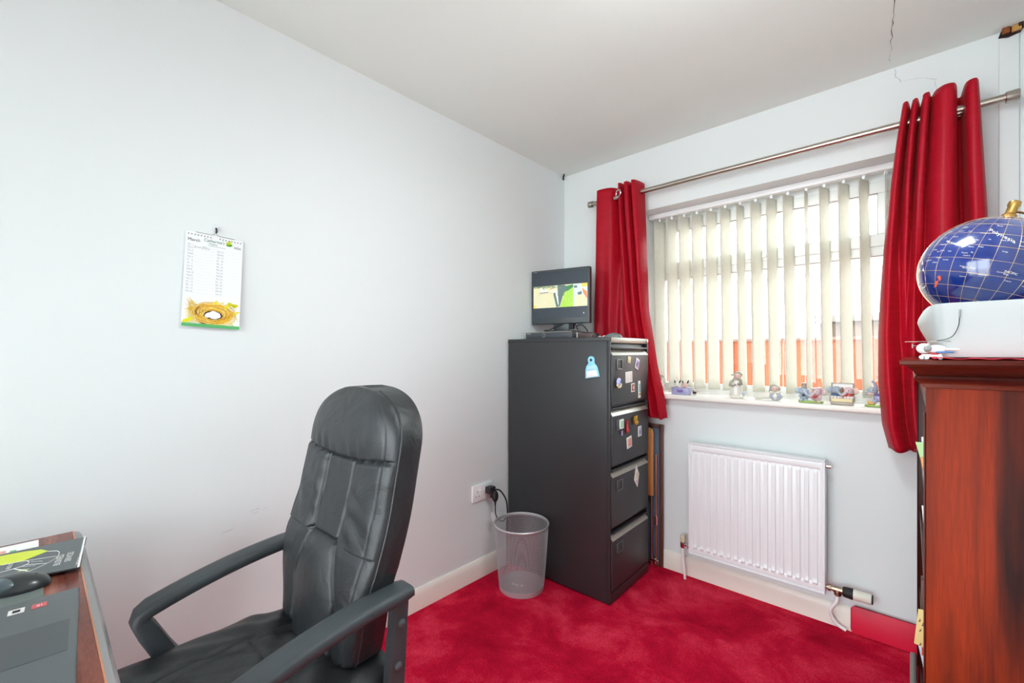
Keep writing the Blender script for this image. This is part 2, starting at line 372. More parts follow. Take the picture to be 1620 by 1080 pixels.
# ================================================================== OUTSIDE
paving = M('pale_paving', '#dddad5', .9, var=.08, nscale=3)
struct(MB().box(-12, 14, .301, 16, -.2, -.02).build('ground', paving)); struct(MB().box(-12, 14, -14, YB - .151, -.2, -.02).build('garden_ground', paving))
fencem = M('orange_stained_boards', '#7e3812', .7, var=.18, nscale=1.2, stretch=(6, 1, 1), bump=.3, bscale=40)
fpost = M('fence_post_cap', '#7a3a20', .7)
f = thing('garden_fence', 'orange stained timber fence seen low through the window blind', 'fence', (.8, 3.0, -.02))
for k in range(9):
    x0 = -5.6 + k * 1.25
    m = MB()
    for j in range(12): m.box(x0 + .02 + j * .1, x0 + .116 + j * .1, .012 * (j % 2), .018 + .012 * (j % 2), .04, 1.36)
    m.build('fence_panel', fencem, f, smooth=0)
    MB().box(x0 - .05, x0 + .03, -.03, .05, 0.0, 1.375, bev=.006).build('fence_post', fpost, f)
MB().box(-5.65, 5.65, -.025, .045, 1.36, 1.392, bev=.004).build('capping_rail', M('fence_capping', '#5d4538', .7), f)
render_w = M('white_render', '#f4f4f2', .9, var=.01); rooft = M('pale_roof_tiles', '#c3c1bf', .9, var=.1, nscale=5); gut = M('grey_gutter', '#7a7e84', .5)
h = thing('neighbouring_house', 'white rendered house with grey gutter seen beyond the orange fence', 'building', (0, 8.0, -.02))
MB().box(-6, 3.5, 0.1, 5, 0, 2.78).build('wall', render_w, h, smooth=0)
MB().prism([(-.3, 2.78), (2.5, 4.3), (5.3, 2.78)], lambda u, v, dd: (dd, u, v), -6.2, 3.7).build('roof', rooft, h, smooth=0)
MB().box(-6.2, 3.7, -.36, -.26, 2.72, 2.78, bev=.02).build('gutter', gut, h)
MB().tube([(.27, .06, 0), (.27, .06, 2.6), (.27, -.3, 2.72)], .035, 10).build('downpipe', M('pale_downpipe', '#dcdddd', .5), h)
for x in (-3.6, -1.6): MB().box(x, x + 1.0, .05, .099, 1.3, 2.3, bev=.01).build('window', M('far_window', '#9fb2bf', .1), h)
s = thing('garden_shed', 'brown timber outbuilding with grey roof edge showing above the orange fence', 'shed', (.78, 5.0, -.02))
MB().box(0, 2.6, .1, 1.9, 0, 1.66).build('wall', M('weathered_boards', '#5b4a3e', .8, var=.15, stretch=(8, 8, 1)), s, smooth=0)
MB().box(-.08, 2.7, 0, 2.0, 1.66, 1.76, bev=.01).build('roof', M('grey_felt', '#6a6560', .9), s)
MB().tube([(.1, .03, 0.0), (.1, .03, 1.62), (-.03, -.04, 1.7)], .035, 8).build('drainpipe', gut, s)

# ================================================================== VERTICAL BLIND
bl = thing('vertical_blind', 'cream fabric vertical blind hanging inside the window recess', 'blind', (0, .12, 2.0))
m = MB(); m.box(.552, 1.710, -.022, .018, .016, .045, bev=.003); m.build('headrail', plastic_w, bl)
cx = [.613, .687, .759, .832, .908, .982, 1.056, 1.13, 1.202, 1.275, 1.351, 1.423, 1.497, 1.57, 1.646, 1.69]
random.seed(3)
for i, x in enumerate(cx):
    ang = {6: 78, 10: 88, 14: 93, 15: 80}.get(i, 68) + random.uniform(-2, 2); a0 = math.radians(ang)
    tw = math.radians(random.uniform(-5, 3)); dx = .016 if 0 < i < 14 else .004
    m = MB(); hw = .0445
    def vf(u, v, x=x, a0=a0, tw=tw, dx=dx):
        a = a0 + tw * v; s_ = (u - .5) * 2 * hw; bow = .0025 * (1 - (2 * u - 1) ** 2)
        return (x + s_ * math.cos(a) - bow * math.sin(a) + dx * v, s_ * math.sin(a) + bow * math.cos(a), .002 - v * .992)
    V = m.grid(7, 16, vf)
    ob = m.build('vane', vanem, bl)
    sm_ = ob.modifiers.new('s', 'SOLIDIFY'); sm_.thickness = .0006
    m = MB(); m.box(-.006, .006, -.004, .004, .0, .016, bev=.001); m.build('vane_clip', plastic_w, bl, loc=(x, 0, 0))

# ================================================================== CURTAIN ROD
rod = thing('curtain_rod', 'brushed steel curtain pole fixed above the window', 'curtain rod', (0, -.085, 2.125))
zr = lambda x: .008 - .007 * (x - .25)
MB().tube([(.27, 0, zr(.27)), (1.985, 0, zr(1.985))], .0135, 20).build('pole', steel, rod)
for x0, x1 in ((.245, .275), (1.975, 2.01)):
    MB().lathe([(.006, x0), (.018, x0 + .001), (.0195, x0 + .003), (.0195, x1 - .003), (.0185, x1)], (0, 0, zr(x0)), 24, 0, 'X').build('end_cap', steel, rod)
for x in (.40, 1.862):
    m = MB(); m.lathe([(.026, .0842), (.026, .078), (.009, .075), (.009, .012)], (x, 0, zr(x) - .012), 20, 0, 'Y'); m.box(x - .008, x + .008, -.014, .016, zr(x) - .02, zr(x) - .0125, bev=.002)
    m.build('bracket', steel, rod)

# ================================================================== CURTAINS
def curtain(name, label, top, bot, ztop, zbot, xl, xr, topz, n=14, eyelets=()):
    """top/bot: plan polylines [(u, y)], u in 0..1 across; xl/xr: functions of t (0 top..1 bottom)"""
    T = bez([(a, b, 0) for a, b in top], n); B = bez([(a, b, 0) for a, b in bot], n)
    N = 160
    def samp(C, s):
        k = s * (len(C) - 1); i = min(int(k), len(C) - 2); return C[i].lerp(C[i + 1], k - i)
    o = thing(name, label, 'curtain', (0, 0, zbot), 0, None)
    m = MB(); rows = 60
    def fn(u, v):
        w_ = v ** .8; w_ = w_ * w_ * (3 - 2 * w_)
        p = samp(T, u).lerp(samp(B, u), w_)
        x = xl(v) + p.x * (xr(v) - xl(v))
        y = p.y + .003 * math.sin(v * 23 + u * 31) * v
        zt = ztop + topz(u)
        return (x, y, (zt - zbot) * (1 - v) + .004 * math.sin(u * 40) * v)
    m.grid(N, rows, fn)
    ob = m.build('fabric', curt, o, smooth=70)
    md = ob.modifiers.new('s', 'SOLIDIFY'); md.thickness = .0015
    for u, r_ in eyelets:
        p = fn(u, .0); q = fn(u + .004, 0); d_ = Vector(q) - Vector(p); nrm = Vector((-d_.y, d_.x, 0)).normalized()
        R = []
        for k in range(24):
            a = 2 * math.pi * k / 24; tdir = Vector((d_.x, d_.y, 0)).normalized()
            c0 = Vector((p[0], p[1], 2.125 + zr(p[0]) - zbot))
            R.append([c0 + (tdir * math.cos(a) + Vector((0, 0, 1)) * math.sin(a)) * (r_ + .0055 * math.cos(b)) + nrm * .0035 * math.sin(b) for b in [i * math.pi / 4 for i in range(8)]])
        R.append(R[0])
        e = MB(); e.rings(R, cap=False); e.build('eyelet', chrome, o)
    return o
def interp(tab):
    def f_(t):
        for (a, va), (b, vb) in zip(tab[:-1], tab[1:]):
            if t <= b: 
                k = (t - a) / (b - a); return va + (vb - va) * k
        return tab[-1][1]
    return f_
# left curtain
topL = [(0, -.10), (.06, -.125), (.22, -.125), (.36, -.11), (.44, -.075), (.50, -.035), (.545, -.03), (.56, -.08), (.57, -.135), (.63, -.145), (.665, -.10), (.68, -.07), (.70, -.11), (.72, -.145), (.80, -.148), (.825, -.10), (.84, -.08), (.86, -.12), (.89, -.148), (.95, -.14), (.985, -.10), (1.0, -.045)]
botL = [(0, -.060), (.08, -.078), (.18, -.06), (.28, -.078), (.38, -.06), (.46, -.078), (.54, -.06), (.60, -.075), (.66, -.09), (.70, -.098), (.74, -.07), (.77, -.068), (.80, -.10), (.84, -.112), (.87, -.08), (.89, -.07), (.92, -.10), (.95, -.118), (.975, -.10), (1.0, -.07)]
curtain('curtain', 'red curtain left of the window, tucked behind the black filing cabinet', topL, botL, 2.188, .852,
        interp([(0, .315), (.25, .300), (.66, .270), (1, .300)]), interp([(0, .595), (.25, .612), (.55, .632), (.78, .685), (.92, .725), (1, .742)]),
        lambda u: (.004 if u < .5 else .0), eyelets=((.405, .020), (.99, .020)))
topR = [(0, -.035), (.01, -.10), (.03, -.145), (.09, -.148), (.12, -.09), (.125, -.06), (.14, -.10), (.16, -.145), (.22, -.148), (.25, -.09), (.26, -.06), (.28, -.11), (.30, -.145), (.37, -.15), (.395, -.11), (.41, -.10), (.45, -.14), (.55, -.168), (.66, -.165), (.71, -.14), (.735, -.09), (.74, -.04), (.77, -.03), (.79, -.035), (.80, -.08), (.82, -.14), (.88, -.16), (.95, -.155), (.99, -.11), (1.0, -.05)]
botR = [(0, -.075), (.03, -.115), (.08, -.15), (.14, -.155), (.20, -.13), (.235, -.09), (.26, -.085), (.29, -.11), (.32, -.14), (.37, -.135), (.40, -.10), (.43, -.085), (.47, -.12), (.54, -.15), (.62, -.15), (.68, -.12), (.72, -.08), (.76, -.07), (.79, -.09), (.83, -.14), (.88, -.155), (.94, -.13), (.97, -.10), (1.0, -.08)]
curtain('curtain', 'red curtain right of the window, hanging behind the bookcase', topR, botR, 2.18, .828,
        interp([(0, 1.700), (.10, 1.682), (.25, 1.661), (.40, 1.645), (.54, 1.634), (.66, 1.628), (.8, 1.628), (.93, 1.640), (1, 1.661)]),
        interp([(0, 1.912), (.35, 1.936), (1, 1.945)]), lambda u: .012 * u + (.008 if .4 < u < .7 else 0), eyelets=((.005, .020),))

# ================================================================== RADIATOR
r = thing('radiator', 'white ribbed panel radiator on the wall under the window', 'radiator', (.866, -.09, .163))
RW, RH = .582, .572
m = MB(); nx = 17 * 14 + 9; nz = 80
def rf(u, v):
    x = u * RW; z = v * RH; d_ = 0.0
    p0, p1 = .016, RW - .016
    if p0 < x < p1:
        k = (x - p0) / (p1 - p0) * 17; fr = k - math.floor(k)
        ch = max(0, min(1, (abs(fr - .5) * 2 - .50) / .14)); ch = ch * ch * (3 - 2 * ch)   # 1 in the gaps between ribs
        zz = min((z - .030) / .012, (RH - .030 - z) / .012); zz = max(0, min(1, zz))
        d_ = .0065 * ch * zz - .0 
        bead = math.exp(-((z - .038) / .007) ** 2) * .007 * (1 - ch) - math.exp(-((z - (RH - .038)) / .004) ** 2) * .006 * (1 - ch)
        d_ -= bead
        d_ += 0
    e = min(x, RW - x, z, RH - z)
    if e < .008: d_ += .005 * (1 - e / .008) ** 2
    return (x, d_ * 1.0 + .0, z)
m.grid(nx, nz, rf); ob = m.build('front_panel', radm, r, smooth=40)
m = MB(); m.box(.0, RW, .004, .012, 0, RH, bev=.002); m.box(.003, RW - .003, .012, .05, .02, RH - .02, bev=.002)
m.build('back_panel', radm, r)
m = MB(); t = .004
m.box(-t, 0, -.004, .052, -t, RH + t, bev=.0015); m.box(RW, RW + t, -.004, .052, -t, RH + t, bev=.0015); m.box(-t, RW + t, -.004, .052, RH, RH + t, bev=.0015); m.box(-t, RW + t, -.004, .012, -t, 0, bev=.0015)
m.build('casing', radm, r)
for bx_ in (.10, .45): MB().box(bx_, bx_ + .03, .052, .0893, .08, .50).build('bracket', chrome, r)
m = MB(); m.tube([(RW + .004, .03, RH - .022), (RW + .022, .03, RH - .022)], .009, 12); m.build('bleed_valve', chrome, r)
lv = M('aged_white_cap', '#d9d3b4', .5)
m = MB(); m.tube([(-.004, .03, .022), (-.036, .03, .022)], .009, 12); m.lathe([(.011, .002), (.013, .008), (.013, .03), (.009, .034)], (-.045, .03, -.0), 16); m.lathe([(.014, 0.0), (.014, .008)], (-.018, .03, .022), 6, 0, 'X')
lk = m.build('lockshield_valve', chrome, r); MB().lathe([(.012, .034), (.0135, .04), (.0125, .068), (.010, .071)], (-.045, .03, 0), 20).build('valve_cap', lv, lk)
MB().tube(bez([(-.045, .03, .004), (-.044, .03, -.06), (-.036, .028, -.12), (-.033, .03, -.1625)]), .0065, 10).build('pipe', pvc, r)
m = MB(); m.tube([(RW + .004, .03, .020), (RW + .028, .03, .020)], .009, 12); m.lathe([(.014, 0), (.014, .010)], (RW + .012, .03, .020), 6, 0, 'X'); m.tube([(RW + .028, .03, .020), (RW + .062, .03, .020)], .0125, 16); m.lathe([(.0125, .0), (.014, -.008), (.014, -.022), (.009, -.026)], (RW + .045, .03, .020), 16)
tv = m.build('radiator_valve', M('worn_nickel', '#a89684', .3, 1.0), r)
MB().lathe([(.013, 0), (.019, .001), (.021, .006), (.0235, .034), (.022, .037)], (RW + .062, .03, .020), 28, 0, 'X').build('valve_collar', rubber, tv)
m = MB(); m.lathe([(.02, 0), (.0225, .001), (.0225, .014), (.0205, .018), (.0215, .058), (.020, .061)], (RW + .098, .03, .020), 28, 0, 'X')
tvh = m.build('thermostatic_head', M('ivory_plastic', '#ece8dc', .4), tv); MB().lathe([(.0185, 0), (.0185, .004), (.015, .0045)], (RW + .1595, .03, .020), 24, 0, 'X').build('head_end', rubber, tv)
MB().tube(bez([(RW + .045, .03, -.004), (RW + .040, .03, -.035), (RW + .020, .035, -.075), (RW + .022, .045, -.11), (RW + .042, .05, -.140), (RW + .072, .05, -.1535)]), .0075, 12).build('pipe', pvc, r)

# ================================================================== SOCKET AND PLUG
so = thing('wall_socket', 'white double wall socket low on the left wall above the waste bin', 'socket', (0, -.772, .457))
MB().box(.0004, .010, -.074, .074, -.043, .043, bev=.003).build('faceplate', plastic_w, so)
for c in (-.037, .037):
    MB().box(.010, .0135, c - .006 + (.022 if c < 0 else -.022), c + .006 + (.022 if c < 0 else -.022), .008, .028, bev=.0015).build('switch', plastic_w, so)
m = MB(); m.box(.0098, .0104, -.040, -.036, .002, .012); m.box(.0098, .0104, -.053, -.046, -.018, -.0145); m.box(.0098, .0104, -.030, -.023, -.018, -.0145); m.build('socket_hole', dink, so, smooth=0)
pl = thing('power_plug', 'black adaptor plug with two cables in the right half of the wall socket', 'plug', (.010, -.735, .457))
MB().box(.0006, .042, -.024, .024, -.010, .028, bev=.007, seg=3).build('plug_body', blackp, pl)
m = MB(); m.ell((.052, .006, -.022), (.016, .019, .032)); m.box(.030, .048, -.014, .024, -.030, .010, bev=.006); m.build('second_plug', rubber, pl)
m = MB(); m.tube([(.052, .006, -.05), (.052, .006, -.078)], [.006, .003], 8); m.build('strain_relief', rubber, pl)
MB().tube(bez([(.052, .006, -.076), (.05, .012, -.12), (.055, .03, -.155), (.06, .06, -.170), (.055, .085, -.163), (.045, .105, -.175), (.03, .118, -.22), (.028, .122, -.30), (.03, .124, -.4525)]), .0028, 8).build('thin_cable', rubber, pl)
MB().tube(bez([(.046, .02, .012), (.06, .04, .0), (.065, .075, -.05), (.055, .10, -.12), (.048, .110, -.22), (.045, .112, -.33), (.045, .11, -.42), (.045, .09, -.4515)]), .0042, 8).build('thick_cable', rubber, pl)
m = MB(); m.prism([(-.018, -.10), (.004, -.115), (.016, -.155), (.012, -.175), (-.012, -.15), (-.02, -.12)], lambda u, v, d_: (.046 + d_, u, v), 0, .0006); m.build('cable_tag', paper, pl)

# ================================================================== CALENDAR
ca = thing('wall_calendar', 'white tear-off wall calendar with a nest picture hanging on the left wall', 'calendar', (.004, -2.006, 1.604), 0)
ca.rotation_euler = (math.radians(-2.6), math.radians(0), 0)
cf = lambda u, v, d_=0: (.0015 + d_, u, v)
CWD, CHT = .163, .308
m = MB(); m.prism([(-CWD / 2, -CHT), (CWD / 2, -CHT), (CWD / 2, 0), (-CWD / 2, 0)], lambda u, v, d_: (d_ + .006 * abs(v / CHT), u, v), 0, .0016)
pg = m.build('page', paper, ca, smooth=0)
pf = lambda u, v, d_=.0022: (d_ + .006 * abs(v / CHT), u, v)
m = MB(); put_text(m, 'March', .0135, lambda x, y: pf(-.076 + x, -.030 + y)); m.build('month_heading', dink, ca, smooth=0); m = MB(); put_text(m, '2026', .0105, lambda x, y: pf(.0545 + x, -.031 + y)); m.build('year_heading', dink, ca, smooth=0)
m = MB(); put_text(m, "Catherine's", .0145, lambda x, y: pf(-.032 + x * .88, -.024 + y)); put_text(m, 'Hospice', .0075, lambda x, y: pf(-.018 + x, -.032 + y)); 
m.prism([(-.02, -.0365), (.03, -.0365), (.03, -.0358), (-.02, -.0358)], lambda u, v, d_: pf(u, v, d_), .0020, .0022); m.build('logo_lettering', green_ink, ca, smooth=0)
m = MB()
def leafp(cx_, cy_, w_, h_, rot, mi):
    pts = []
    for k in range(14):
        a = 2 * math.pi * k / 14; x = math.cos(a) * w_; y = math.sin(a) * h_ * (1 - .35 * abs(math.cos(a)))
        pts.append((cx_ + x * math.cos(rot) - y * math.sin(rot), cy_ + x * math.sin(rot) + y * math.cos(rot)))
    m.prism(pts, lambda u, v, d_: pf(u, v, d_), .0018, .0022 + mi * .0002, mi)
leafp(.040, -.020, .009, .005, 0, 0); leafp(.041, -.014, .007, .005, 1.2, 1); leafp(.036, -.017, .006, .004, 2.2, 1); leafp(.041, -.023, .010, .004, .2, 0)
m.build('logo_flower', [lgreen, yelp], ca, smooth=0)
m = MB(); m_b = MB(); dn = ['Sun', 'Mon', 'Tue', 'Wed', 'Thu', 'Fri', 'Sat']
for i in range(31):
    col_, row = (0, i) if i < 16 else (1, i - 15)
    x0 = -.075 if col_ == 0 else .006; zz = -.043 - row * .0102
    put_text(m if col_ == 0 else m_b, dn[i % 7], .0062, lambda x, y: pf(x0 + x, zz + y)); put_text(m if col_ == 0 else m_b, str(i + 1), .0062, lambda x, y: pf(x0 + .0125 + x, zz + y))
m.build('date_lettering', ink, ca, smooth=0); m_b.build('date_lettering', ink, ca, smooth=0)
m = MB()
for row in range(16):
    for x0, x1 in ((-.075, .002), (.006, .076)):
        zz = -.045 - row * .0102; m.prism([(x0, zz), (x1, zz), (x1, zz + .00035), (x0, zz + .00035)], lambda u, v, d_: pf(u, v, d_), .0017, .0019)
m.build('ruled_line', M('faint_rule', '#c9d0d8', .8), ca, smooth=0)
m = MB()
wp = [(-.055, -.046), (-.054, -.052), (-.058, -.053), (-.051, -.049), (-.048, -.052), (-.046, -.049), (-.044, -.052), (-.041, -.049), (-.034, -.0535), (-.033, -.043), (-.030, -.052), (-.027, -.043), (-.026, -.053), (-.023, -.049), (-.021, -.053), (-.017, -.049), (-.015, -.053)]
m.tube([pf(a, b + .002, .0022) for a, b in wp], .0004, 5); m.build('handwriting', ink, ca)
# nest picture
random.seed(5); m = MB()
ncx, ncy = .004, -.262
def strand(pts, wd, mi, lay):
    P = bez([(a, b, 0) for a, b in pts], 5); V = []
    for i, p in enumerate(P):
        q = P[min(i + 1, len(P) - 1)]; o_ = P[max(i - 1, 0)]; d_ = (q - o_).normalized(); k = wd * (1 - abs(2 * i / (len(P) - 1) - 1) ** 2 * .8)
        def cl(a, b): return pf(max(-.0805, min(.0805, a)), max(-.297, b), lay)
        V.append((m.bm.verts.new(cl(p.x - d_.y * k, p.y + d_.x * k)), m.bm.verts.new(cl(p.x + d_.y * k, p.y - d_.x * k))))
    for a, b in zip(V[:-1], V[1:]):
        f_ = m.bm.faces.new((a[0], a[1], b[1], b[0])); f_.material_index = mi
m.prism([(ncx + .058 * math.cos(k * .2618), ncy + .036 * math.sin(k * .2618)) for k in range(24) if ncy + .036 * math.sin(k * .2618) > -.3], lambda u, v, d_: pf(u, v, d_), .0018, .0021, 1)
for k in range(230):
    a = random.uniform(0, 2 * math.pi); rr = random.uniform(.42, 1.12); L_ = random.uniform(.4, 1.1); tw = random.uniform(-.12, .12)
    pts = [(ncx + .060 * (rr + tw * j / 3) * math.cos(a + L_ * j / 3), ncy + .037 * (rr + tw * j / 3) * math.sin(a + L_ * j / 3)) for j in range(4)]
    strand(pts, random.uniform(.0005, .0012), random.choice([0, 0, 1, 1, 2, 3, 3]), .0023 + k * .000001)
for k in range(60):
    sx = random.choice([-1, -1, 1]); x0 = sx * random.uniform(.035, .05); y0_ = random.uniform(-.295, -.225)
    strand([(x0, y0_), (x0 + sx * .012, y0_ + random.uniform(-.006, .012)), (sx * random.uniform(.062, .08), y0_ + random.uniform(-.02, .025))], random.uniform(.0004, .0012), random.choice([0, 3, 3, 4]), .0022)
m.prism([(ncx + .027 * math.cos(k * .5236), -.266 + .015 * math.sin(k * .5236)) for k in range(12)], lambda u, v, d_: pf(u, v, d_), .0025, .0027, 5)
for ex, ey, ea, eb, er in ((-.008, -.266, .013, .008, .5), (.004, -.259, .010, .007, 0), (.013, -.262, .011, .007, -.3), (.006, -.272, .013, .0065, 0), (.017, -.268, .008, .0065, 0)):
    m.prism([(ex + ea * math.cos(k * .3927) * math.cos(er) - eb * math.sin(k * .3927) * math.sin(er), ey + ea * math.cos(k * .3927) * math.sin(er) + eb * math.sin(k * .3927) * math.cos(er)) for k in range(16)], lambda u, v, d_: pf(u, v, d_), .0027, .0030 + ex * .01, 6)
for fx, fy, fl, fw, fr in ((.008, -.224, .010, .004, .9), (.044, -.232, .016, .005, .8), (.056, -.226, .014, .005, -.5), (.066, -.228, .010, .005, .2), (.070, -.252, .012, .003, .4), (-.066, -.288, .018, .006, .5), (.028, -.222, .004, .002, .3)):
    pts = [(fx + fl * math.cos(k * .3927) * math.cos(fr) - fw * math.sin(k * .3927) * math.sin(fr), fy + fl * math.cos(k * .3927) * math.sin(fr) + fw * math.sin(k * .3927) * math.cos(fr)) for k in range(16)]
    m.prism([(min(.0805, max(-.0805, a)), max(-.296, b)) for a, b in pts], lambda u, v, d_: pf(u, v, d_), .0021, .0024, 7)
m.build('nest_picture', [M('straw_yellow', '#efc42e', .7), M('straw_gold', '#dba32a', .7), M('straw_brown', '#8a5a22', .7), M('straw_pale', '#f3dc86', .7), M('straw_lime', '#d4d84a', .7), M('nest_hollow', '#4a3a22', .8), M('egg_white', '#f2f2fa', .6), M('feather_yellow', '#e3dc10', .6)], ca, smooth=0)
m = MB(); m.prism([(-CWD / 2, -.308), (CWD / 2, -.308), (CWD / 2, -.297), (-CWD / 2, -.297)], lambda u, v, d_: pf(u, v, d_), .0018, .0026); m.build('green_footer', M('footer_green', '#57b26a', .6), ca, smooth=0)
m = MB(); put_text(m, "www.stcatherines.org", .006, lambda x, y: pf(-.07 + x, -.3045 + y, .0028)); put_text(m, 'registered charity', .005, lambda x, y: pf(.022 + x, -.3045 + y, .0028)); m.build('footer_lettering', paper, ca, smooth=0) if False else m.bm.free()
for k in range(18):
    m = MB()
    u = -.074 + k * (.148 / 17)
    if abs(u) < .012: m.bm.free(); continue
    m.lathe([(.0017, 0), (.0017, .0006)], (.0022, u, -.008), 8, 0, 'X')
    m.build('binding_hole', dink, ca)
MB().tube([(.003, -.055, .001), (.003, -.012, .001), (.003, -.006, .004), (.003, 0, .010), (.003, .006, .004), (.003, .012, .001), (.003, .055, .001)], .0008, 6).build('hanger_wire', chrome, ca)
hk = thing('wall_hook', 'small clear adhesive hook above the wall calendar', 'hook', (0, -2.004, 1.628))
MB().lathe([(.010, .0004), (.010, .002), (.007, .0035)], (0, 0, .004), 20, 0, 'X').build('hook_base', M('clear_plastic', '#dfe4e6', .15), hk)
MB().tube([(.0035, 0, .004), (.008, 0, -.004), (.008, 0, -.010), (.006, 0, -.013)], .0028, 8).build('hook_arm', dink, hk)

# ================================================================== FILING CABINET
cA = math.radians(1.3); CC = Vector((.665 - .325 * math.cos(cA) - .217 * math.sin(cA), -.56 - .325 * math.sin(cA) + .217 * math.cos(cA), 0))
fc = thing('filing_cabinet', 'tall black metal four-drawer filing cabinet in the corner', 'filing cabinet', CC, cA)
XF, YH = .325, .215
m = MB(); m.box(-XF, XF - .018, -YH, YH, .005, 1.289, bev=.003)
m.box(XF - .018, XF, -YH, -YH + .010, .005, 1.289, bev=.002); m.box(XF - .018, XF, YH - .010, YH, .005, 1.289, bev=.002)
m.build('body', cabm, fc)
greym = M('grey_enamel_with_sheen', '#aaa69c', .38, .55, var=.05)  # grey of the rail; on the pulls it paints in the window's reflection
MB().box(XF - .018, XF + .002, -YH + .010, YH - .010, 1.262, 1.289, bev=.003).build('top_rail', greym, fc)
MB().box(XF - .018, XF, -YH + .010, YH - .010, .005, .055, bev=.003).build('plinth', cabm, fc)
MB().box(-XF - .001, XF + .001, -YH - .0015, YH + .0015, 1.270, 1.290, bev=.002).build('top_panel', cabm, fc)
MB().lathe([(.009, 0), (.009, .005), (.007, .006)], (XF + .002, YH - .022, 1.276), 16, 0, 'X').build('lock', chrome, fc)
zb = [.060, .365, .661, .956]
for i, z0 in enumerate(zb):
    z1 = z0 + .288
    m = MB()
    # face with an angled finger pull along the top
    prof = [(XF - .016, z0 + .003), (XF + .004, z0 + .003), (XF + .006, z0 + .012), (XF + .006, z1 - .042), (XF - .013, z1 - .016), (XF - .013, z1 - .013), (XF + .008, z1 - .011), (XF + .008, z1 - .003), (XF - .016, z1 - .003)]
    m.prism(prof, lambda u, v, d_: (u, d_, v), -YH + .012, YH - .012, 0, .0012)
    dr = m.build('drawer', cabm, fc)
    MB().prism([(XF + .0062, z1 - .0425), (XF + .0066, z1 - .0418), (XF - .0125, z1 - .0158), (XF - .0130, z1 - .0163)], lambda u, v, d_: (u, d_, v), -YH + .014, YH - .014).build('finger_pull', greym, dr, smooth=0)
    m = MB(); y0_, y1_ = -YH + .052, -YH + .112; zc = z1 - .088; zh = .025
    m.box(XF + .006, XF + .0115, y0_, y0_ + .006, zc - zh, zc + zh, bev=.001); m.box(XF + .006, XF + .0115, y1_ - .006, y1_, zc - zh, zc + zh, bev=.001); m.box(XF + .006, XF + .0115, y0_, y1_, zc - zh, zc - zh + .005, bev=.001); m.box(XF + .006, XF + .0105, y0_, y1_, zc + zh - .004, zc + zh, bev=.001)
    m.build('label_holder', M('label_frame_metal', '#6a6d70', .3, .6), dr)
def fwl(x, y, z): return CC + Matrix.Rotation(cA, 3, 'Z') @ Vector((x, y, z))
def cab_front(name, label, cat, s, z, poly, col, thick=.002, rot=0, extra=None, group='magnets on the filing cabinet'):
    y = -YH + s * .456; o = thing(name, label, cat, fwl(XF + .0062, y, z), cA, group)
    R = lambda u, v: (u * math.cos(rot) - v * math.sin(rot), u * math.sin(rot) + v * math.cos(rot))
    m = MB(); m.prism(poly, lambda u, v, d_: (d_, *R(u, v)), 0.0002, thick, 0, min(.0006, thick * .3)); base = m.build('magnet_body', col, o)
    if extra: extra(o, R, thick)
    return o
def rect(w_, h_): return [(-w_ / 2, -h_ / 2), (w_ / 2, -h_ / 2), (w_ / 2, h_ / 2), (-w_ / 2, h_ / 2)]
def decal(o, R, th, poly, matl, name='print', k=.0004):
    m = MB(); m.prism(poly, lambda u, v, d_: (d_, *R(u, v)), th, th + k); m.build(name, matl, o, smooth=0)
def off(poly, a, b): return [(u + a, v + b) for u, v in poly]
cream = M('cream_card', '#e9dcae', .6); lilac = M('lilac_print', '#b9a9d9', .6); bluep = M('blue_print', '#4d76c9', .6); redp = M('red_print', '#c8402a', .6); pinkp = M('pink_print', '#e3a79a', .6); teal = M('teal_print', '#5fb9b0', .6); yellow = M('yellow_print', '#e7b722', .6); brownp = M('brown_print', '#8c5c48', .6); whitec = M('white_card', '#f1eeec', .5)
cab_front('fridge_magnet', 'small cream square magnet, topmost on the top drawer of the filing cabinet', 'magnet', .405, 1.178, rect(.026, .034), cream, .005, -.15)
def ex(o, R, th):
    decal(o, R, th, rect(.032, .042), lilac); decal(o, R, th + .0004, off(rect(.012, .02), -.005, -.004), brownp, 'picture_detail'); decal(o, R, th + .0004, off(rect(.008, .012), .009, .008), bluep, 'picture_detail')
cab_front('fridge_magnet', 'tilted picture magnet with lilac print at the right of the top drawer', 'magnet', .611, 1.155, rect(.040, .056), whitec, .003, -.35, ex)
def ex(o, R, th):
    for a in (-.018, .018):
        decal(o, R, th, off(rect(.026, .050), a, 0), whitec, 'card_page')
        for k in range(4): decal(o, R, th + .0005, off(rect(.018, .0025), a, .016 - k * .010), pinkp, 'print_line')
cab_front('fridge_magnet', 'white folded double card magnet in the middle of the top drawer', 'magnet', .40, 1.090, rect(.074, .056), whitec, .003, .04, ex)
def ex(o, R, th):
    m = MB(); m.ell((.010, 0, .004), (.010, .018, .020)); m.build('dome', M('pale_violet_glaze', '#c3c0e4', .3), o); m = MB(); m.ell((.015, .002, .006), (.008, .006, .009)); m.build('figure_detail', bluep, o)
    m = MB(); m.tube([(.012, -.020, -.010), (.014, -.008, -.022), (.014, .010, -.020), (.012, .020, -.006)], .005, 8); m.build('yellow_rim', cream, o)
cab_front('fridge_magnet', 'round violet and yellow magnet left of the white card on the top drawer', 'magnet', .125, 1.068, [(.02 * math.cos(k * .5236), .022 * math.sin(k * .5236)) for k in range(12)], M('dark_navy', '#2a2c4a', .5), .006, 0, ex)
def ex(o, R, th): decal(o, R, th, rect(.032, .034), M('maroon_print', '#a15a52', .6)); decal(o, R, th + .0004, off(rect(.012, .016), .003, 0), M('peach_print', '#f0c9a8', .6), 'picture_detail')
cab_front('fridge_magnet', 'square photo magnet below the white card on the top drawer', 'magnet', .50, 1.034, rect(.040, .044), whitec, .003, .05, ex)
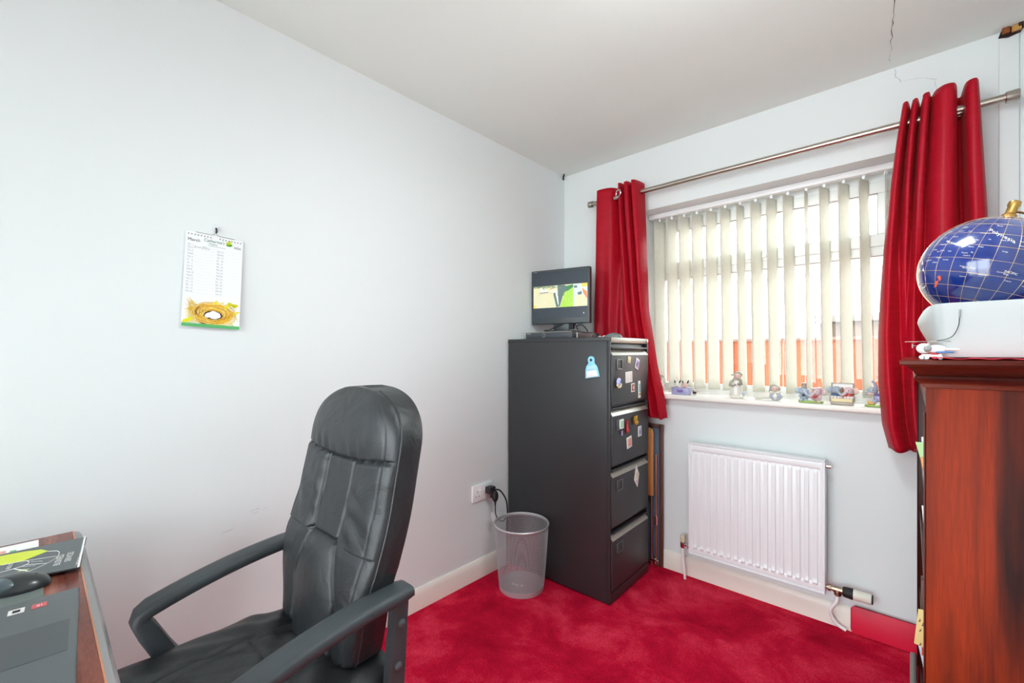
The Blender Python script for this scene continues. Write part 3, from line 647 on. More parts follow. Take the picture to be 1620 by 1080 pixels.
def ex(o, R, th): decal(o, R, th, off(rect(.014, .045), 0, .008), teal); decal(o, R, th, off(rect(.016, .016), 0, -.026), yellow, 'picture_detail'); decal(o, R, th + .0003, off(rect(.006, .006), 0, -.024), dink, 'picture_detail')
cab_front('fridge_magnet', 'tall narrow picture magnet at the lower right of the top drawer', 'magnet', .665, 1.020, [(-.014, -.045), (.014, -.045), (.012, -.03), (.011, .045), (-.011, .045), (-.012, -.03)], whitec, .003, .03, ex)
def ex(o, R, th): decal(o, R, th, rect(.026, .034), M('mint_print', '#9fd8ae', .6)); decal(o, R, th, off(rect(.012, .024), -.002, -.045), lilac, 'hanging_tag')
cab_front('fridge_magnet', 'white card with green print in the label holder of the second drawer', 'magnet', .215, .862, rect(.038, .046), whitec, .007, .03, ex)
def ex(o, R, th):
    m = MB(); m.tube([(.006, 0, .012), (.006, -.001, -.016)], [.004, .006], 8); m.ell((.007, 0, -.024), (.006, .012, .014)); m.tube([(.006, 0, .008), (.006, -.010, .026)], .0025, 6); m.tube([(.006, 0, .008), (.006, .010, .026)], .0025, 6); m.build('figure', M('lobster_red', '#cf2a34', .4), o)
cab_front('fridge_magnet', 'red lobster shaped magnet beside the label holder of the second drawer', 'magnet', .345, .846, rect(.006, .03), redp, .002, 0, ex)
def ex(o, R, th):
    m = MB(); m.ell((.010, 0, .006), (.009, .014, .015)); m.ell((.012, .008, -.012), (.008, .016, .009), (.5, 0, 0)); m.ell((.010, -.012, .018), .006); m.ell((.010, .012, .020), .006); m.ell((.013, -.008, -.010), (.007, .008, .010)); m.build('figure', M('gilt_gold', '#c9982e', .3, .7), o)
cab_front('fridge_magnet', 'gold animal shaped magnet at the top right of the second drawer', 'magnet', .53, .862, rect(.02, .024), brownp, .003, 0, ex)
def ex(o, R, th): decal(o, R, th, rect(.030, .042), M('pale_blue_print', '#c3cce0', .6)); decal(o, R, th + .0004, off(rect(.016, .02), -.001, -.003), M('grey_blue_print', '#8a93ad', .6), 'picture_detail')
cab_front('fridge_magnet', 'pale blue square magnet at the right of the second drawer', 'magnet', .677, .798, rect(.040, .054), whitec, .003, .04, ex)
def ex(o, R, th):
    for k in range(4): decal(o, R, th, off(rect(.006, .038), -.014 + k * .010, 0), M('salmon_print', '#e8866c', .6), 'print_line')
cab_front('fridge_magnet', 'white card with salmon bars, lowest magnet on the second drawer', 'magnet', .41, .758, rect(.054, .058), whitec, .003, .12, ex)
def ex(o, R, th): decal(o, R, th, off(rect(.022, .030), 0, .004), cream); decal(o, R, th, off(rect(.006, .012), -.002, -.026), ink, 'print_line')
cab_front('fridge_magnet', 'white diamond-shaped card magnet on the third drawer', 'magnet', .60, .566, [(-.032, -.010), (.002, -.060), (.030, .006), (-.002, .062)], whitec, .002, .1, ex)
# dustpan-shaped magnet on the cabinet side
dp = thing('dustpan_magnet', 'pale blue brush-and-dustpan shaped magnet on the side of the filing cabinet', 'magnet', fwl(.228, -YH - .0018, 1.138), cA)
ol = [(-.040, -.050), (-.036, -.010), (-.030, .010), (-.016, .026)] + [(.019 * math.cos(a), .040 + .019 * math.sin(a)) for a in [math.pi * 1.1 - i * math.pi * 1.2 / 10 for i in range(11)]] + [(.018, .024), (.032, .006), (.042, -.044)]
rr_ = lambda u, v: (u * math.cos(.08) - v * math.sin(.08), u * math.sin(.08) + v * math.cos(.08))
m = MB(); m.prism(ol[::-1], lambda u, v, d_: (rr_(u, v)[0], -d_, rr_(u, v)[1]), 0, .006, 0, .0015); m.build('dustpan', M('sky_blue_plastic', '#8fd6ee', .35), dp)
m = MB(); m.prism([(-.032, -.046), (.034, -.040), (.026, -.010), (-.028, -.014)], lambda u, v, d_: (rr_(u, v)[0], -d_, rr_(u, v)[1]), .0062, .0085, 0, .0008); m.build('bristles', whitec, dp)
m = MB(); m.prism([(-.028, -.013), (.026, -.009), (.020, .014), (-.022, .010)], lambda u, v, d_: (rr_(u, v)[0], -d_, rr_(u, v)[1]), .0062, .0082, 0, .0008); m.build('brush_head', M('pale_blue_plastic', '#b5e0f0', .35), dp)
m = MB(); m.lathe([(.007, -.0001), (.007, -.0065)], (rr_(0, .040)[0], 0, rr_(0, .040)[1]), 16, 0, 'Y'); m.build('hanging_hole', dink, dp)

# ================================================================== RECORDER, MONITOR, ADAPTORS
nv = thing('video_recorder', 'flat dark grey video recorder box on top of the filing cabinet under the monitor', 'recorder', (.207, -.34, 1.2905))
MB().box(-.165, .165, -.11, .11, .004, .042, bev=.002).build('case', M('recorder_grey', '#4b4f55', .4, .2), nv)
MB().box(-.165, .165, -.112, -.1102, .0385, .042).build('silver_edge', steel, nv, smooth=0)
m = MB(); m.lathe([(.0118, -.1108), (.0118, -.1118), (.0102, -.1118), (.0102, -.1108)], (-.03, 0, .022), 32, 0, 'Y', cap=False); m.build('power_ring', chrome, nv)
m = MB(); put_text(m, 'HIKVISION', .007, lambda x, y: (-.158 + x, -.1112, .031 + y)); m.build('brand_lettering', whitec, nv, smooth=0)
m = MB(); m.box(.105, .115, -.1115, -.1105, .010, .014); m.box(.13, .137, -.1115, -.1105, .010, .014); m.build('port', dink, nv, smooth=0)
m = MB(); [m.lathe([(.009, 0), (.009, .0042)], (a, b, 0), 12) for a in (-.14, .14) for b in (-.09, .09)]; m.build('foot', rubber, nv)
mo = thing('computer_monitor', 'small dark flat screen monitor showing camera views on top of the cabinet', 'monitor', (.190, -.31, 1.3335), math.radians(13))
MW, MZ0, MZ1 = .186, .052, .378
m = MB(); m.box(-MW, MW, -.006, .030, MZ0, MZ1, bev=.005, seg=3); bz = m.build('bezel', M('monitor_grey', '#3c4347', .38), mo)
m = MB(); m.box(-.13, .13, .0305, .05, MZ0 + .05, MZ1 - .06, bev=.012); m.build('rear_housing', blackp, mo)
scr = M('lit_screen_black', '#2f373f', .25, emit=.35)
MB().box(-MW + .012, MW - .012, -.0070, -.0062, MZ0 + .034, MZ1 - .014).build('screen', scr, mo, smooth=0)
def sp(u, v): return (-MW + .0135 + u * (2 * MW - .027), -.0074, MZ0 + .098 + v * .132)
def em(n_, c_): return M(n_, c_, .4, emit=.22)
pic = MB()
def q(poly, mi, lay=0):
    pic.prism(poly, lambda u, v, d_: (sp(u, v)[0], -.0074 - d_ - lay * .0002, sp(u, v)[2]), 0, .00015, mi)
q([(0, 0), (1, 0), (1, 1), (0, 1)], 0)
q([(0, .93), (.22, .9), (.5, .95), (.5, 1), (0, 1)], 1, 1); q([(.30, .82), (.50, .93), (.60, 1), (.42, 1)], 1, 1)
for k in range(16):
    random.seed(k); a = random.uniform(.02, .5); b = random.uniform(.86, .97); q([(a, b), (a + .03, b - .02), (a + .04, b + .03), (a + .01, b + .03)], random.choice([2, 3, 1]), 2)
q([(.12, .70), (.29, .71), (.27, .78), (.24, .80), (.22, .87), (.18, .87), (.16, .80)], 3, 3); q([(.12, .68), (.29, .69), (.29, .72), (.12, .71)], 2, 4); q([(.18, .83), (.235, .83), (.235, .85), (.18, .85)], 2, 4)
q([(.08, .62), (.36, .65), (.36, .66), (.08, .63)], 4, 2)
q([(.38, .62), (.42, .70), (.50, .05), (.44, 0)], 5, 2); q([(.42, .66), (.47, .5), (.485, .1), (.47, .12)], 3, 3)
q([(.33, .74), (.46, .77), (.47, .60), (.42, .66)], 3, 2)
q([(.46, .98), (.60, .98), (.68, .72), (.56, .5), (.5, 0), (.47, .3)], 5, 2)
q([(.60, .93), (.75, .98), (.745, .85), (.64, .7)], 6, 3)
q([(.51, 0), (.56, .38), (.60, .68), (.66, .72), (.745, .86), (.75, 0)], 7, 3)
for k in range(22):
    random.seed(50 + k); v = random.uniform(.05, .6); a = random.uniform(.56, .72); q([(a, v), (a + .02, v + .01), (a + .015, v + .04)], 8, 4)
q([(.75, 0), (1, 0), (1, 1), (.75, 1)], 9, 2); q([(.77, 0), (.99, 0), (.99, .35), (.92, .5), (.80, .5)], 0, 3); q([(.82, .60), (.90, .66), (.90, .52), (.84, .50)], 5, 4); q([(.88, 1), (1, 1), (1, .85), (.92, .82)], 10, 4); q([(.90, .80), (.99, .62), (1, .30), (.93, .55)], 11, 4); q([(.76, .92), (.82, .92), (.82, .82), (.76, .82)], 5, 3) 
q([(0, 0), (.05, 0), (.06, .1), (0, .16)], 10, 2)
pic.build('camera_picture', [em('pic_sand', '#ddd6b0'), em('pic_olive', '#8f9a72'), em('pic_dark', '#4b5750'), em('pic_white', '#eef2ee'), em('pic_tan', '#b5ad8a'), em('pic_slate', '#5d7370'), em('pic_deepgreen', '#3f8052'), em('pic_lawn', '#a6d64a'), em('pic_lightlawn', '#d5ec86'), em('pic_mist', '#cfdedb'), em('pic_yellow', '#eec95e'), em('pic_orange', '#f08a4c')], mo, smooth=0)
m = MB(); put_text(m, 'ViewSonic', .006, lambda x, y: (-MW + .012 + x, -.0066, MZ1 - .011 + y)); m.box(.148, .152, -.0078, -.0071, MZ0 + .055, MZ0 + .062); m.build('brand_lettering', whitec, mo, smooth=0)
m = MB(); m.box(-.048, .052, .012, .030, .008, MZ0 + .03, bev=.004); m.build('neck', M('monitor_grey', '#3c4347', .38), mo)
m = MB(); m.prism([(-.10 * math.cos(a) if False else .105 * math.cos(a), .075 * math.sin(a)) for a in [k * math.pi / 16 for k in range(32)]], lambda u, v, d_: (u, v + .01, d_), .0005, .010, 0, .003); m.build('base', blackp, mo)
MB().tube(bez([(.03, .012, .06), (-.02, -.012, .035), (-.05, -.035, .016), (-.09, -.03, .013)]), .0028, 8).build('cable', rubber, mo)
MB().tube(bez([(.08, .03, .055), (.10, .02, .02), (.09, .03, .035), (.12, .035, .045), (.15, .03, .022), (.165, .02, .004)]), .003, 8).build('cable', rubber, mo)
m = MB(); m.box(.05, .08, .01, .035, .02, .055, bev=.006); m.build('cable_connector', rubber, mo)
ad = thing('power_adaptor', 'brown black power adaptor box beside the recorder on the cabinet', 'adaptor', (.432, -.38, 1.2905), .1)
MB().box(-.045, .045, -.05, .05, 0, .030, bev=.004).build('case', M('brown_plastic', '#4b3836', .4), ad)
MB().box(-.047, -.040, -.052, .052, .003, .033, bev=.001).build('label_strip', M('grey_label', '#b6b4b0', .5), ad)
MB().tube(bez([(.04, .02, .02), (.055, -.01, .03), (.065, -.02, .006), (.072, -.03, .004)]), .003, 8).build('cable', rubber, ad)
ms = thing('computer_mouse', 'grey computer mouse on the right end of the filing cabinet top', 'mouse', (.595, -.40, 1.2905), .3)
m = MB(); m.ell((0, 0, .0), (.045, .028, .026)); 
bmesh.ops.bisect_plane(m.bm, geom=list(m.bm.verts) + list(m.bm.edges) + list(m.bm.faces), plane_co=(0, 0, .0003), plane_no=(0, 0, -1), clear_outer=True)
m.build('shell', M('mouse_grey', '#6f7a78', .4), ms)
MB().tube(bez([(-.044, 0, .01), (-.052, .01, .012), (-.060, 0, .004), (-.068, -.01, .010), (-.074, -.02, .004)]), .002, 6).build('cable', paper, ms)

# ================================================================== WASTE BIN (wire mesh)
wb = thing('waste_bin', 'round silver wire mesh waste bin on the carpet by the filing cabinet', 'bin', (.237, -.712, 0))
BR0, BR1, BH = .113, .140, .335
m = MB(); NU, NV = 132, 88
rad = lambda z: BR0 + (BR1 - BR0) * (z / BH) ** .75
for dirn in (1, -1):
    for k in range(NU // 2):
        V = []
        for j in range(NV // 2 + 1):
            v = j / (NV // 2); z = .018 + v * (BH - .03); a = 2 * math.pi * (k / (NU / 2)) + dirn * v * 2 * math.pi * .30
            r_ = rad(z); da = .00055 / r_
            V.append((m.bm.verts.new((r_ * math.cos(a - da), r_ * math.sin(a - da), z)), m.bm.verts.new((r_ * math.cos(a + da), r_ * math.sin(a + da), z))))
        for A, B in zip(V[:-1], V[1:]): m.bm.faces.new((A[0], A[1], B[1], B[0]))
for j in range(1, 64):
    z = .018 + (BH - .03) * j / 64; r_ = rad(z)
    m.rings([[(r_ * math.cos(2 * math.pi * i / 64), r_ * math.sin(2 * math.pi * i / 64), z + o_) for i in range(64)] for o_ in (-.0005, .0005)], cap=False)
silverm = M('silver_mesh_paint', '#c3c4c8', .4, .5)
ob = m.build('mesh_wall', silverm, wb, smooth=0, recalc=False); sd = ob.modifiers.new('s', 'SOLIDIFY'); sd.thickness = .0006
MB().lathe([(BR1 - .004, BH - .012), (BR1 + .002, BH - .010), (BR1 + .004, BH - .003), (BR1 + .0005, BH + .002), (BR1 - .004, BH - .002), (BR1 - .004, BH - .012)], seg=64, cap=False).build('rim', silverm, wb)
MB().lathe([(BR0 - .004, .0), (BR0 + .002, .001), (BR0 + .004, .024), (BR0 + .001, .026), (BR0 - .004, .0255)], seg=64).build('base', silverm, wb)
random.seed(9)
for k, (a, b, lb_) in enumerate(((-.016, -.045, 'leftmost'), (.006, -.042, 'middle'), (.028, -.028, 'rightmost'))):
    sc_ = thing('paper_scrap', lb_ + ' of the three tiny white paper scraps in the bottom of the wire bin', 'paper scrap', (.237 + a, -.712 + b, .0262), k, 'scraps in the bin')
    m = MB(); m.box(-.009, .009, -.005, .005, 0, .004, bev=.001); m.build('paper', paper, sc_)

# ================================================================== LEANING THINGS BESIDE THE CABINET
bb = thing('leaning_board', 'slate blue board with brown wooden frame leaning between cabinet and wall', 'board', (.555, -.022, 0))
MB().box(-.12, .122, -.004, .004, .008, .79, bev=.001).build('panel', blueboard, bb)
m = MB(); m.box(.118, .142, -.006, .005, .001, .808, bev=.002); m.box(-.14, -.118, -.006, .005, .001, .808, bev=.002); m.box(-.118, .118, -.006, .005, .785, .808, bev=.002); m.box(-.118, .118, -.006, .005, .001, .022, bev=.002); m.build('frame', brownwood, bb)
ft = thing('folding_table', 'folded orange wood table with chrome hinged legs squeezed beside the filing cabinet', 'folding table', (.555, -.052, 0))
pts = [(-.16, .405), (.098, .405), (.098, .755), (.092, .778), (.075, .787), (-.16, .787)]
MB().prism(pts, lambda u, v, d_: (u, d_, v), -.012, .006, 0, .002).build('table_top', orangewood, ft)
m = MB(); m.tube([(.085, .002, .006), (.085, .002, .40)], .006, 10); m.tube([(.108, .012, .012), (.108, .012, .64)], .005, 10); lg = m.build('leg', M('copper_tinted_tube', '#c69a80', .25, .9), ft)
m = MB(); m.lathe([(.009, 0), (.009, .05)], (.107, .010, .24), 10); m.lathe([(.010, 0), (.011, .025), (.008, .05)], (.100, .006, .002), 10); m.box(.075, .125, -.004, .004, .035, .047, bev=.002); m.build('hinge', chrome, ft)
rp = thing('red_board', 'bright red board with rounded corner leaning against the skirting by the bookcase', 'board', (1.72, -.03, 0))
a0 = [(-.184, .012), (-.172, .003), (.25, .003), (.25, .118), (-.170, .118), (-.181, .113), (-.184, .103)]
tb = MB(); tb.prism(a0, lambda u, v, d_: (u, d_ + .0 + (v - .003) * .06, v), -.003, .003, 0, .001); tb.build('panel', redpanel, rp)
MB().tube([(-.184, -.0005, .02), (-.184, .006, .106), (-.170, .007, .1195), (.25, .007, .1195)], .0016, 6).build('edge_trim', M('dark_edge', '#5c2030', .5), rp)

# ================================================================== BOOKCASE
BX0, BX1, BY0, BY1 = 1.7475, 2.035, -1.30, -.20
bc = thing('bookcase', 'glossy mahogany open bookcase with moulded cornice at the right', 'bookcase', (0, 0, 0))
bc.location = ((BX0 + BX1) / 2, (BY0 + BY1) / 2, 0); oc = Vector(bc.location)
def bb_(m, x0, x1, y0, y1, z0, z1, bev=.001): m.box(x0 - oc.x, x1 - oc.x, y0 - oc.y, y1 - oc.y, z0, z1, bev=bev)
m = MB(); bb_(m, BX0, BX1, BY0, BY0 + .020, .0, 1.150); m.build('side_panel', mahog, bc)
m = MB(); bb_(m, BX0, BX1, BY1 - .02, BY1, .0, 1.150); m.build('side_panel', mahogd, bc)
m = MB(); bb_(m, BX1 - .008, BX1, BY0 + .02, BY1 - .02, .0, 1.150); m.build('back_panel', mahogd, bc)
m = MB(); bb_(m, BX0 - .003, BX0 - .0002, BY0 + .003, BY0 + .024, .06, 1.10, .0008); bb_(m, BX0 - .003, BX0 - .0002, BY1 - .024, BY1 - .003, .06, 1.10, .0008); m.build('stile', mahogd, bc)
for z0 in (.06, .34, .62, .86): m = MB(); bb_(m, BX0 + .004, BX1 - .009, BY0 + .021, BY1 - .021, z0, z0 + .018); m.build('shelf', mahogd, bc)
m = MB(); bb_(m, BX0 + .01, BX0 + .026, BY0 + .021, BY1 - .021, 0, .06); m.build('plinth', mahogd, bc)
m = MB(); bb_(m, BX0 + .002, BX0 + .016, BY0 + .021, BY1 - .021, 1.10, 1.150); m.build('top_rail', mahogd, bc)
prof = [(.001, 1.148), (.005, 1.149), (.006, 1.156), (.008, 1.1565), (.009, 1.159), (.0135, 1.160), (.0155, 1.163), (.0165, 1.166), (.0155, 1.170), (.013, 1.172), (.015, 1.174), (.018, 1.180), (.024, 1.186), (.028, 1.188), (.0285, 1.1895), (.034, 1.190), (.036, 1.192), (.0365, 1.198), (.0355, 1.2)]
m = MB(); m.rings([[(BX0 - o_ - oc.x, BY0 - o_ - oc.y, z), (BX1 - oc.x, BY0 - o_ - oc.y, z), (BX1 - oc.x, BY1 + o_ * .9 - oc.y, z), (BX0 - o_ - oc.x, BY1 + o_ * .9 - oc.y, z)] for o_, z in prof]); m.build('cornice', mahogh, bc, smooth=28)
# things on the shelves
def stickout(name, label, cat, y0, y1, z0, z1, x0, col, tilt=0, det=None):
    o = thing(name, label, cat, (x0, (y0 + y1) / 2, z0), 0)
    m = MB(); L_ = 1.98 - x0; H = z1 - z0; W_ = (y1 - y0) / 2
    m.prism([(0 + tilt, 0), (L_ * .9, 0), (L_ * .9, H), (0, H)], lambda u, v, d_: (u, d_, v), -W_, W_, 0, .0008); m.build('cover', col, o)
    if det: det(o, H, W_)
    return o
stickout('greeting_card', 'green card poking out of the upper bookcase shelf', 'card', -.86, -.856, .8785, .980, 1.7360, M('pale_green_card', '#b9dd9f', .6), .022)
stickout('paper_folder', 'orange folder behind the green card in the bookcase', 'folder', -.87, -.864, .8785, .943, 1.7445, M('pale_orange_card', '#e9a567', .6), .012)
stickout('paper_sheet', 'white paper sheet in the upper bookcase shelf', 'paper', -.84, -.838, .8785, .992, 1.7475, whitec, .004)
stickout('magazine', 'white magazine on the middle shelf of the bookcase', 'magazine', -.88, -.872, .6385, .82, 1.7475, whitec, .014)
def det(o, H, W_):
    for k in range(7):
        random.seed(k); a = random.uniform(.006, .018); b = random.uniform(.105, .185); m = MB(); m.prism([(a, b), (a + .005, b + .003), (a + .004, b + .010)], lambda u, v, d_: (u, -.0025 - d_, v), .0002, .0006); m.build('print', brownp, o, smooth=0)
o = thing('illustrated_card', 'cream illustrated card poking out of the lower bookcase shelf', 'card', (1.733, -.902, .3585))
m = MB(); m.prism([(0, .115), (.008, .205), (.075, .213), (.075, .0005), (.034, .0005), (.034, .108)], lambda u, v, d_: (u, d_, v), -.0025, .0, 0, .0005); m.build('cover', M('cream_yellow_card', '#e8cf8c', .6), o); det(o, 0, 0)
o = stickout('paper_booklet', 'pale blue booklet with red stripe below the cream card', 'booklet', -.892, -.884, .3585, .480, 1.7385, M('pale_blue_card', '#c9dbe9', .6), .022)
m = MB(); m.prism([(.009, .085), (.012, .085), (.012, .112), (.009, .112)], lambda u, v, d_: (u, -.004 - d_, v), .0002, .0006); m.build('red_stripe', redp, o, smooth=0)
stickout('brown_book', 'dark brown book standing on the lower bookcase shelf', 'book', -.70, -.66, .3585, .56, 1.7490, brownwood, .0)
gb = thing('metal_box', 'slim grey metal case standing on the floor in front of the bookcase', 'case', (1.7335, -.60, 0))
MB().box(-.0075, .0085, -.26, .26, 0, .165, bev=.003).build('case', M('grey_metal', '#8c8784', .35, .5, stretch=(20, 2, 2)), gb)
MB().box(-.0085, .0095, -.262, .262, .150, .158, bev=.002).build('band', chrome, gb)

# cloth on the bookcase
cl = MB(); random.seed(4)
def clf(u, v):
    x = 1.757 + u * .268; y = -1.318 + v * 1.0; return (x, y, 1.2022 + .0022 * abs(math.sin(u * 17 + v * 9)) * (1 if v > .02 else .6) + .0012 * math.sin(u * 41))
cl.grid(60, 60, clf); o = cl.build('table_runner', M('bright_red_cloth', '#c41f34', .8, var=.06), None); sd = o.modifiers.new('s', 'SOLIDIFY'); sd.thickness = .0008
tag(o, 'crumpled bright red cloth lying on top of the bookcase', 'cloth')

# white device
wd = thing('white_appliance', 'white plastic appliance with curved end on the bookcase in front of the globe', 'appliance', (1.86, -1.20, 1.2052))
m = MB(); R = []
for k in range(13):
    t = k / 12; z = t * .098
    e1 = .022 * (1 - min(1, t / .75)) ** 1.3 + (.006 * max(0, (t - .8) / .2))      # far left corner moves in near the bottom
    xl_ = 1.7375 + e1 * 1.5; xn = 1.759 + .010 * (1 - t) ** 1.2 + (.002 if t > .95 else 0)
    y_n = -1.288 + .010 * (1 - t); y_f = -1.10 - .02 * (1 - t)
    ring = [(xl_, y_f), (xl_ + .001, y_f - .04), ((xl_ * .6 + xn * .4), -1.24), (xn - .003, y_n + .012), (xn + .004, y_n + .003), (xn + .012, y_n), (2.03, y_n), (2.03, y_f)]
    R.append([(a - 1.86, b + 1.20, z) for a, b in ring])
top = [[(x * (1 - s_) + 0.03 * s_, y * (1 - s_), .098 + h_) for x, y, z in R[-1]] for s_, h_ in ((.02, .001), (.05, .0015))]
m.rings(R + top); m.build('shell', M('matt_white_plastic', '#b4babb', .38, var=.01), wd, smooth=40)
MB().tube(bez([(-.098, -.092, .030), (-.085, -.094, .033), (-.076, -.094, .040), (-.070, -.093, .056), (-.0685, -.092, .072)]), .0007, 6).build('wire', dink, wd)
MB().tube([(-.0685, -.092, .071), (-.0680, -.092, .086)], .0013, 8).build('wire_end', ink, wd)

# globe
GC = Vector((1.847, -1.02, 1.395)); GR = .110
g = thing('desk_globe', 'deep blue polished desk globe with gold lines on a stand behind the white appliance', 'globe', (GC.x, GC.y, 1.2062))
axis = Vector((.30, .02, .95)).normalized()
Q = Vector((0, 0, 1)).rotation_difference(axis).to_matrix().to_4x4()
cz_ = GC.z - 1.2062
T = Matrix.Translation((0, 0, cz_)) @ Q
b = bmesh.new(); bmesh.ops.create_uvsphere(b, u_segments=96, v_segments=64, radius=GR); m = MB(); m.merge(b, 0, T)
ball = m.build('sphere', M('lapis_blue_lacquer', '#0c2a74', .12, var=.25, nscale=9, coat=1.0), g, smooth=180)
def gs(lon, lat, r_=GR + .0002):
    lo, la = math.radians(lon), math.radians(lat)
    return T @ Vector((r_ * math.cos(la) * math.cos(lo), r_ * math.cos(la) * math.sin(lo), r_ * math.sin(la)))
m = MB()
for lon in range(0, 360, 15): m.tube([gs(lon, la) for la in range(-85, 86, 5)], .00035, 5)
for lat in range(-75, 76, 15): m.tube([gs(lo, lat) for lo in range(0, 361, 6)], .00035, 5)
m.build('grid_line', M('gold_inlay', '#d9b98c', .3, .6), ball)
# direction facing the camera: longitude whose surface normal points toward -y/-x
cdir = (T.to_3x3().inverted() @ (Vector((1.726, -2.416, 1.213)) - GC)).normalized()
L0 = math.degrees(math.atan2(cdir.y, cdir.x))
def gtext(mb, body, lon, lat, size, slant=0.0, mi=0):
    k = 180 / math.pi / GR
    put_text(mb, body, size, lambda x, y: gs(L0 + lon + x * k / max(.2, math.cos(math.radians(lat))), lat + (y + slant * x) * k, GR + .0004), mi=mi)
m = MB()
gtext(m, 'OCEAN', 27, 40, .0062); gtext(m, 'SOUTH', -18, -11, .0058); gtext(m, 'PACIFIC', 14, -10, .0058, -.12); gtext(m, 'OCEAN', 44, -13, .0058, -.12)
gtext(m, 'Polynesia', -12, 33, .011, -.62); gtext(m, 'MELANESIA', -46, 18, .0062, -.35)
random.seed(12)
isl = ['Fiji', 'Tonga', 'Samoa', 'Niue', 'Hawaii', 'Cook Is.', 'Tuvalu', 'Kiribati', 'Nauru', 'Tahiti', 'Pitcairn', 'Wake', 'Rapa', 'Phoenix Is.', 'Marquesas', 'Line Is.', 'Chatham', 'Kermadec', 'Tokelau', 'Vanuatu']
for k in range(46): gtext(m, isl[k % 20], random.uniform(-62, 52), random.uniform(-22, 44), .0034)
m.build('lettering', M('gold_white_lettering', '#e8e4d4', .4), ball, smooth=0)
def land(pts, matl, nm='land'):
    m = MB(); ring = [gs(L0 + a, b_, GR + .0005) for a, b_ in pts]; c_ = gs(L0 + sum(p[0] for p in pts) / len(pts), sum(p[1] for p in pts) / len(pts), GR + .0007)
    cv = m.bm.verts.new(c_); vs = [m.bm.verts.new(p) for p in ring]
    for i in range(len(vs)): m.bm.faces.new((cv, vs[i], vs[(i + 1) % len(vs)]))
    m.build(nm, matl, ball, smooth=60)
coral = M('coral_inlay', '#d8542c', .3, coat=.8)
land([(-40, -22), (-37, -20), (-35, -24), (-37, -27)], coral); land([(-42, -27), (-38, -26), (-41, -33), (-45, -35)], coral)
land([(-84, 8), (-74, 2), (-66, -4), (-60, -14), (-56, -24), (-60, -34), (-70, -36), (-80, -30), (-90, -16), (-90, 0)], M('mother_of_pearl', '#d9d6cb', .2, var=.2, nscale=30, coat=.8))
m = MB(); m.lathe([(.012, GR - .002), (.012, GR + .006), (.0085, GR + .009), (.0085, GR + .022), (.0105, GR + .026), (.0095, GR + .034), (.004, GR + .037)], seg=24)
bmesh.ops.transform(m.bm, matrix=T, verts=m.bm.verts); m.build('finial', brass, g)
m = MB(); m.tube([T @ Vector(((GR + .014) * math.sin(a), 0, (GR + .014) * math.cos(a))) for a in [math.radians(x) for x in range(0, 181, 6)]], .0045, 8, squash=(1, .5)); m.build('meridian_arm', brass, g)
m = MB(); b0 = T @ Vector((0, 0, -GR - .014)); m.lathe([(.055, .0002), (.058, .006), (.05, .010), (.02, .014), (.008, .020)], (0, 0, 0), 40); m.tube([(0, 0, .012), tuple(b0 * .5 + Vector((0, 0, .008))), tuple(b0)], .005, 10); m.build('stand', brass, g)

# toy helicopter
he = thing('toy_helicopter', 'tiny white and silver toy helicopter on the corner of the bookcase top', 'toy helicopter', (1.745, -1.285, 1.2003))
TZ = .004
wf = M('white_enamel', '#f2f0ee', .3)
m = MB(); m.ell((.0, 0, .021), (.011, .008, .010)); m.ell((.016, .001, .020), (.015, .006, .0075)); body = m.build('fuselage', wf, he)
m = MB(); m.ell((.004, -.004, .021), (.007, .0055, .007)); m.build('canopy', M('tinted_canopy', '#8f9391', .15), he)
m = MB(); m.tube([(.026, .002, .020), (.047, .006, .019)], [.0035, .0015], 8); m.prism([(.043, .018), (.051, .018), (.052, .029), (.047, .029)], lambda u, v, d_: (u, .006 + d_, v), 0, .001); m.build('tail_boom', wf, he)
m = MB(); m.box(.016, .040, -.006, -.003, .0125, .0155, bev=.001); m.build('blue_stripe', M('blue_enamel', '#3b7fc0', .3), he)
m = MB(); m.box(.008, .020, -.006, .004, .009, .0125, bev=.001); m.build('red_belly', M('red_enamel', '#b5162c', .3), he)
m = MB(); m.lathe([(.0022, 0), (.0022, .008)], (.006, 0, .026), 8); m.build('rotor_mast', chrome, he)
m = MB(); m.box(-.027, .008, -.003, .0005, .0335, .0345, bev=.0004); m.build('rotor_blade', steel, he); m = MB(); m.box(.006, .036, -.001, .003, .0335, .0345, bev=.0004); m.build('rotor_blade', steel, he)
m = MB(); m.tube([(-.011, -.003, .026), (-.016, -.004, .026)], .0008, 6); m.tube([(-.016, -.004, .022), (-.016, -.004, .030)], .0010, 6); m.build('nose_probe', chrome, he)
for dx in (-.003, .0035, .022):
    m = MB(); m.lathe([(.001, -.0015), (.004, -.0015), (.0045, 0), (.004, .0015), (.001, .0015)], (dx, -.003, .0047), 14, 0, 'Y'); m.build('wheel', M('dark_chrome', '#77787a', .2, 1.0), he)
m = MB(); m.box(-.003, .024, -.001, .002, .006, .010); m.build('undercarriage', chrome, he)

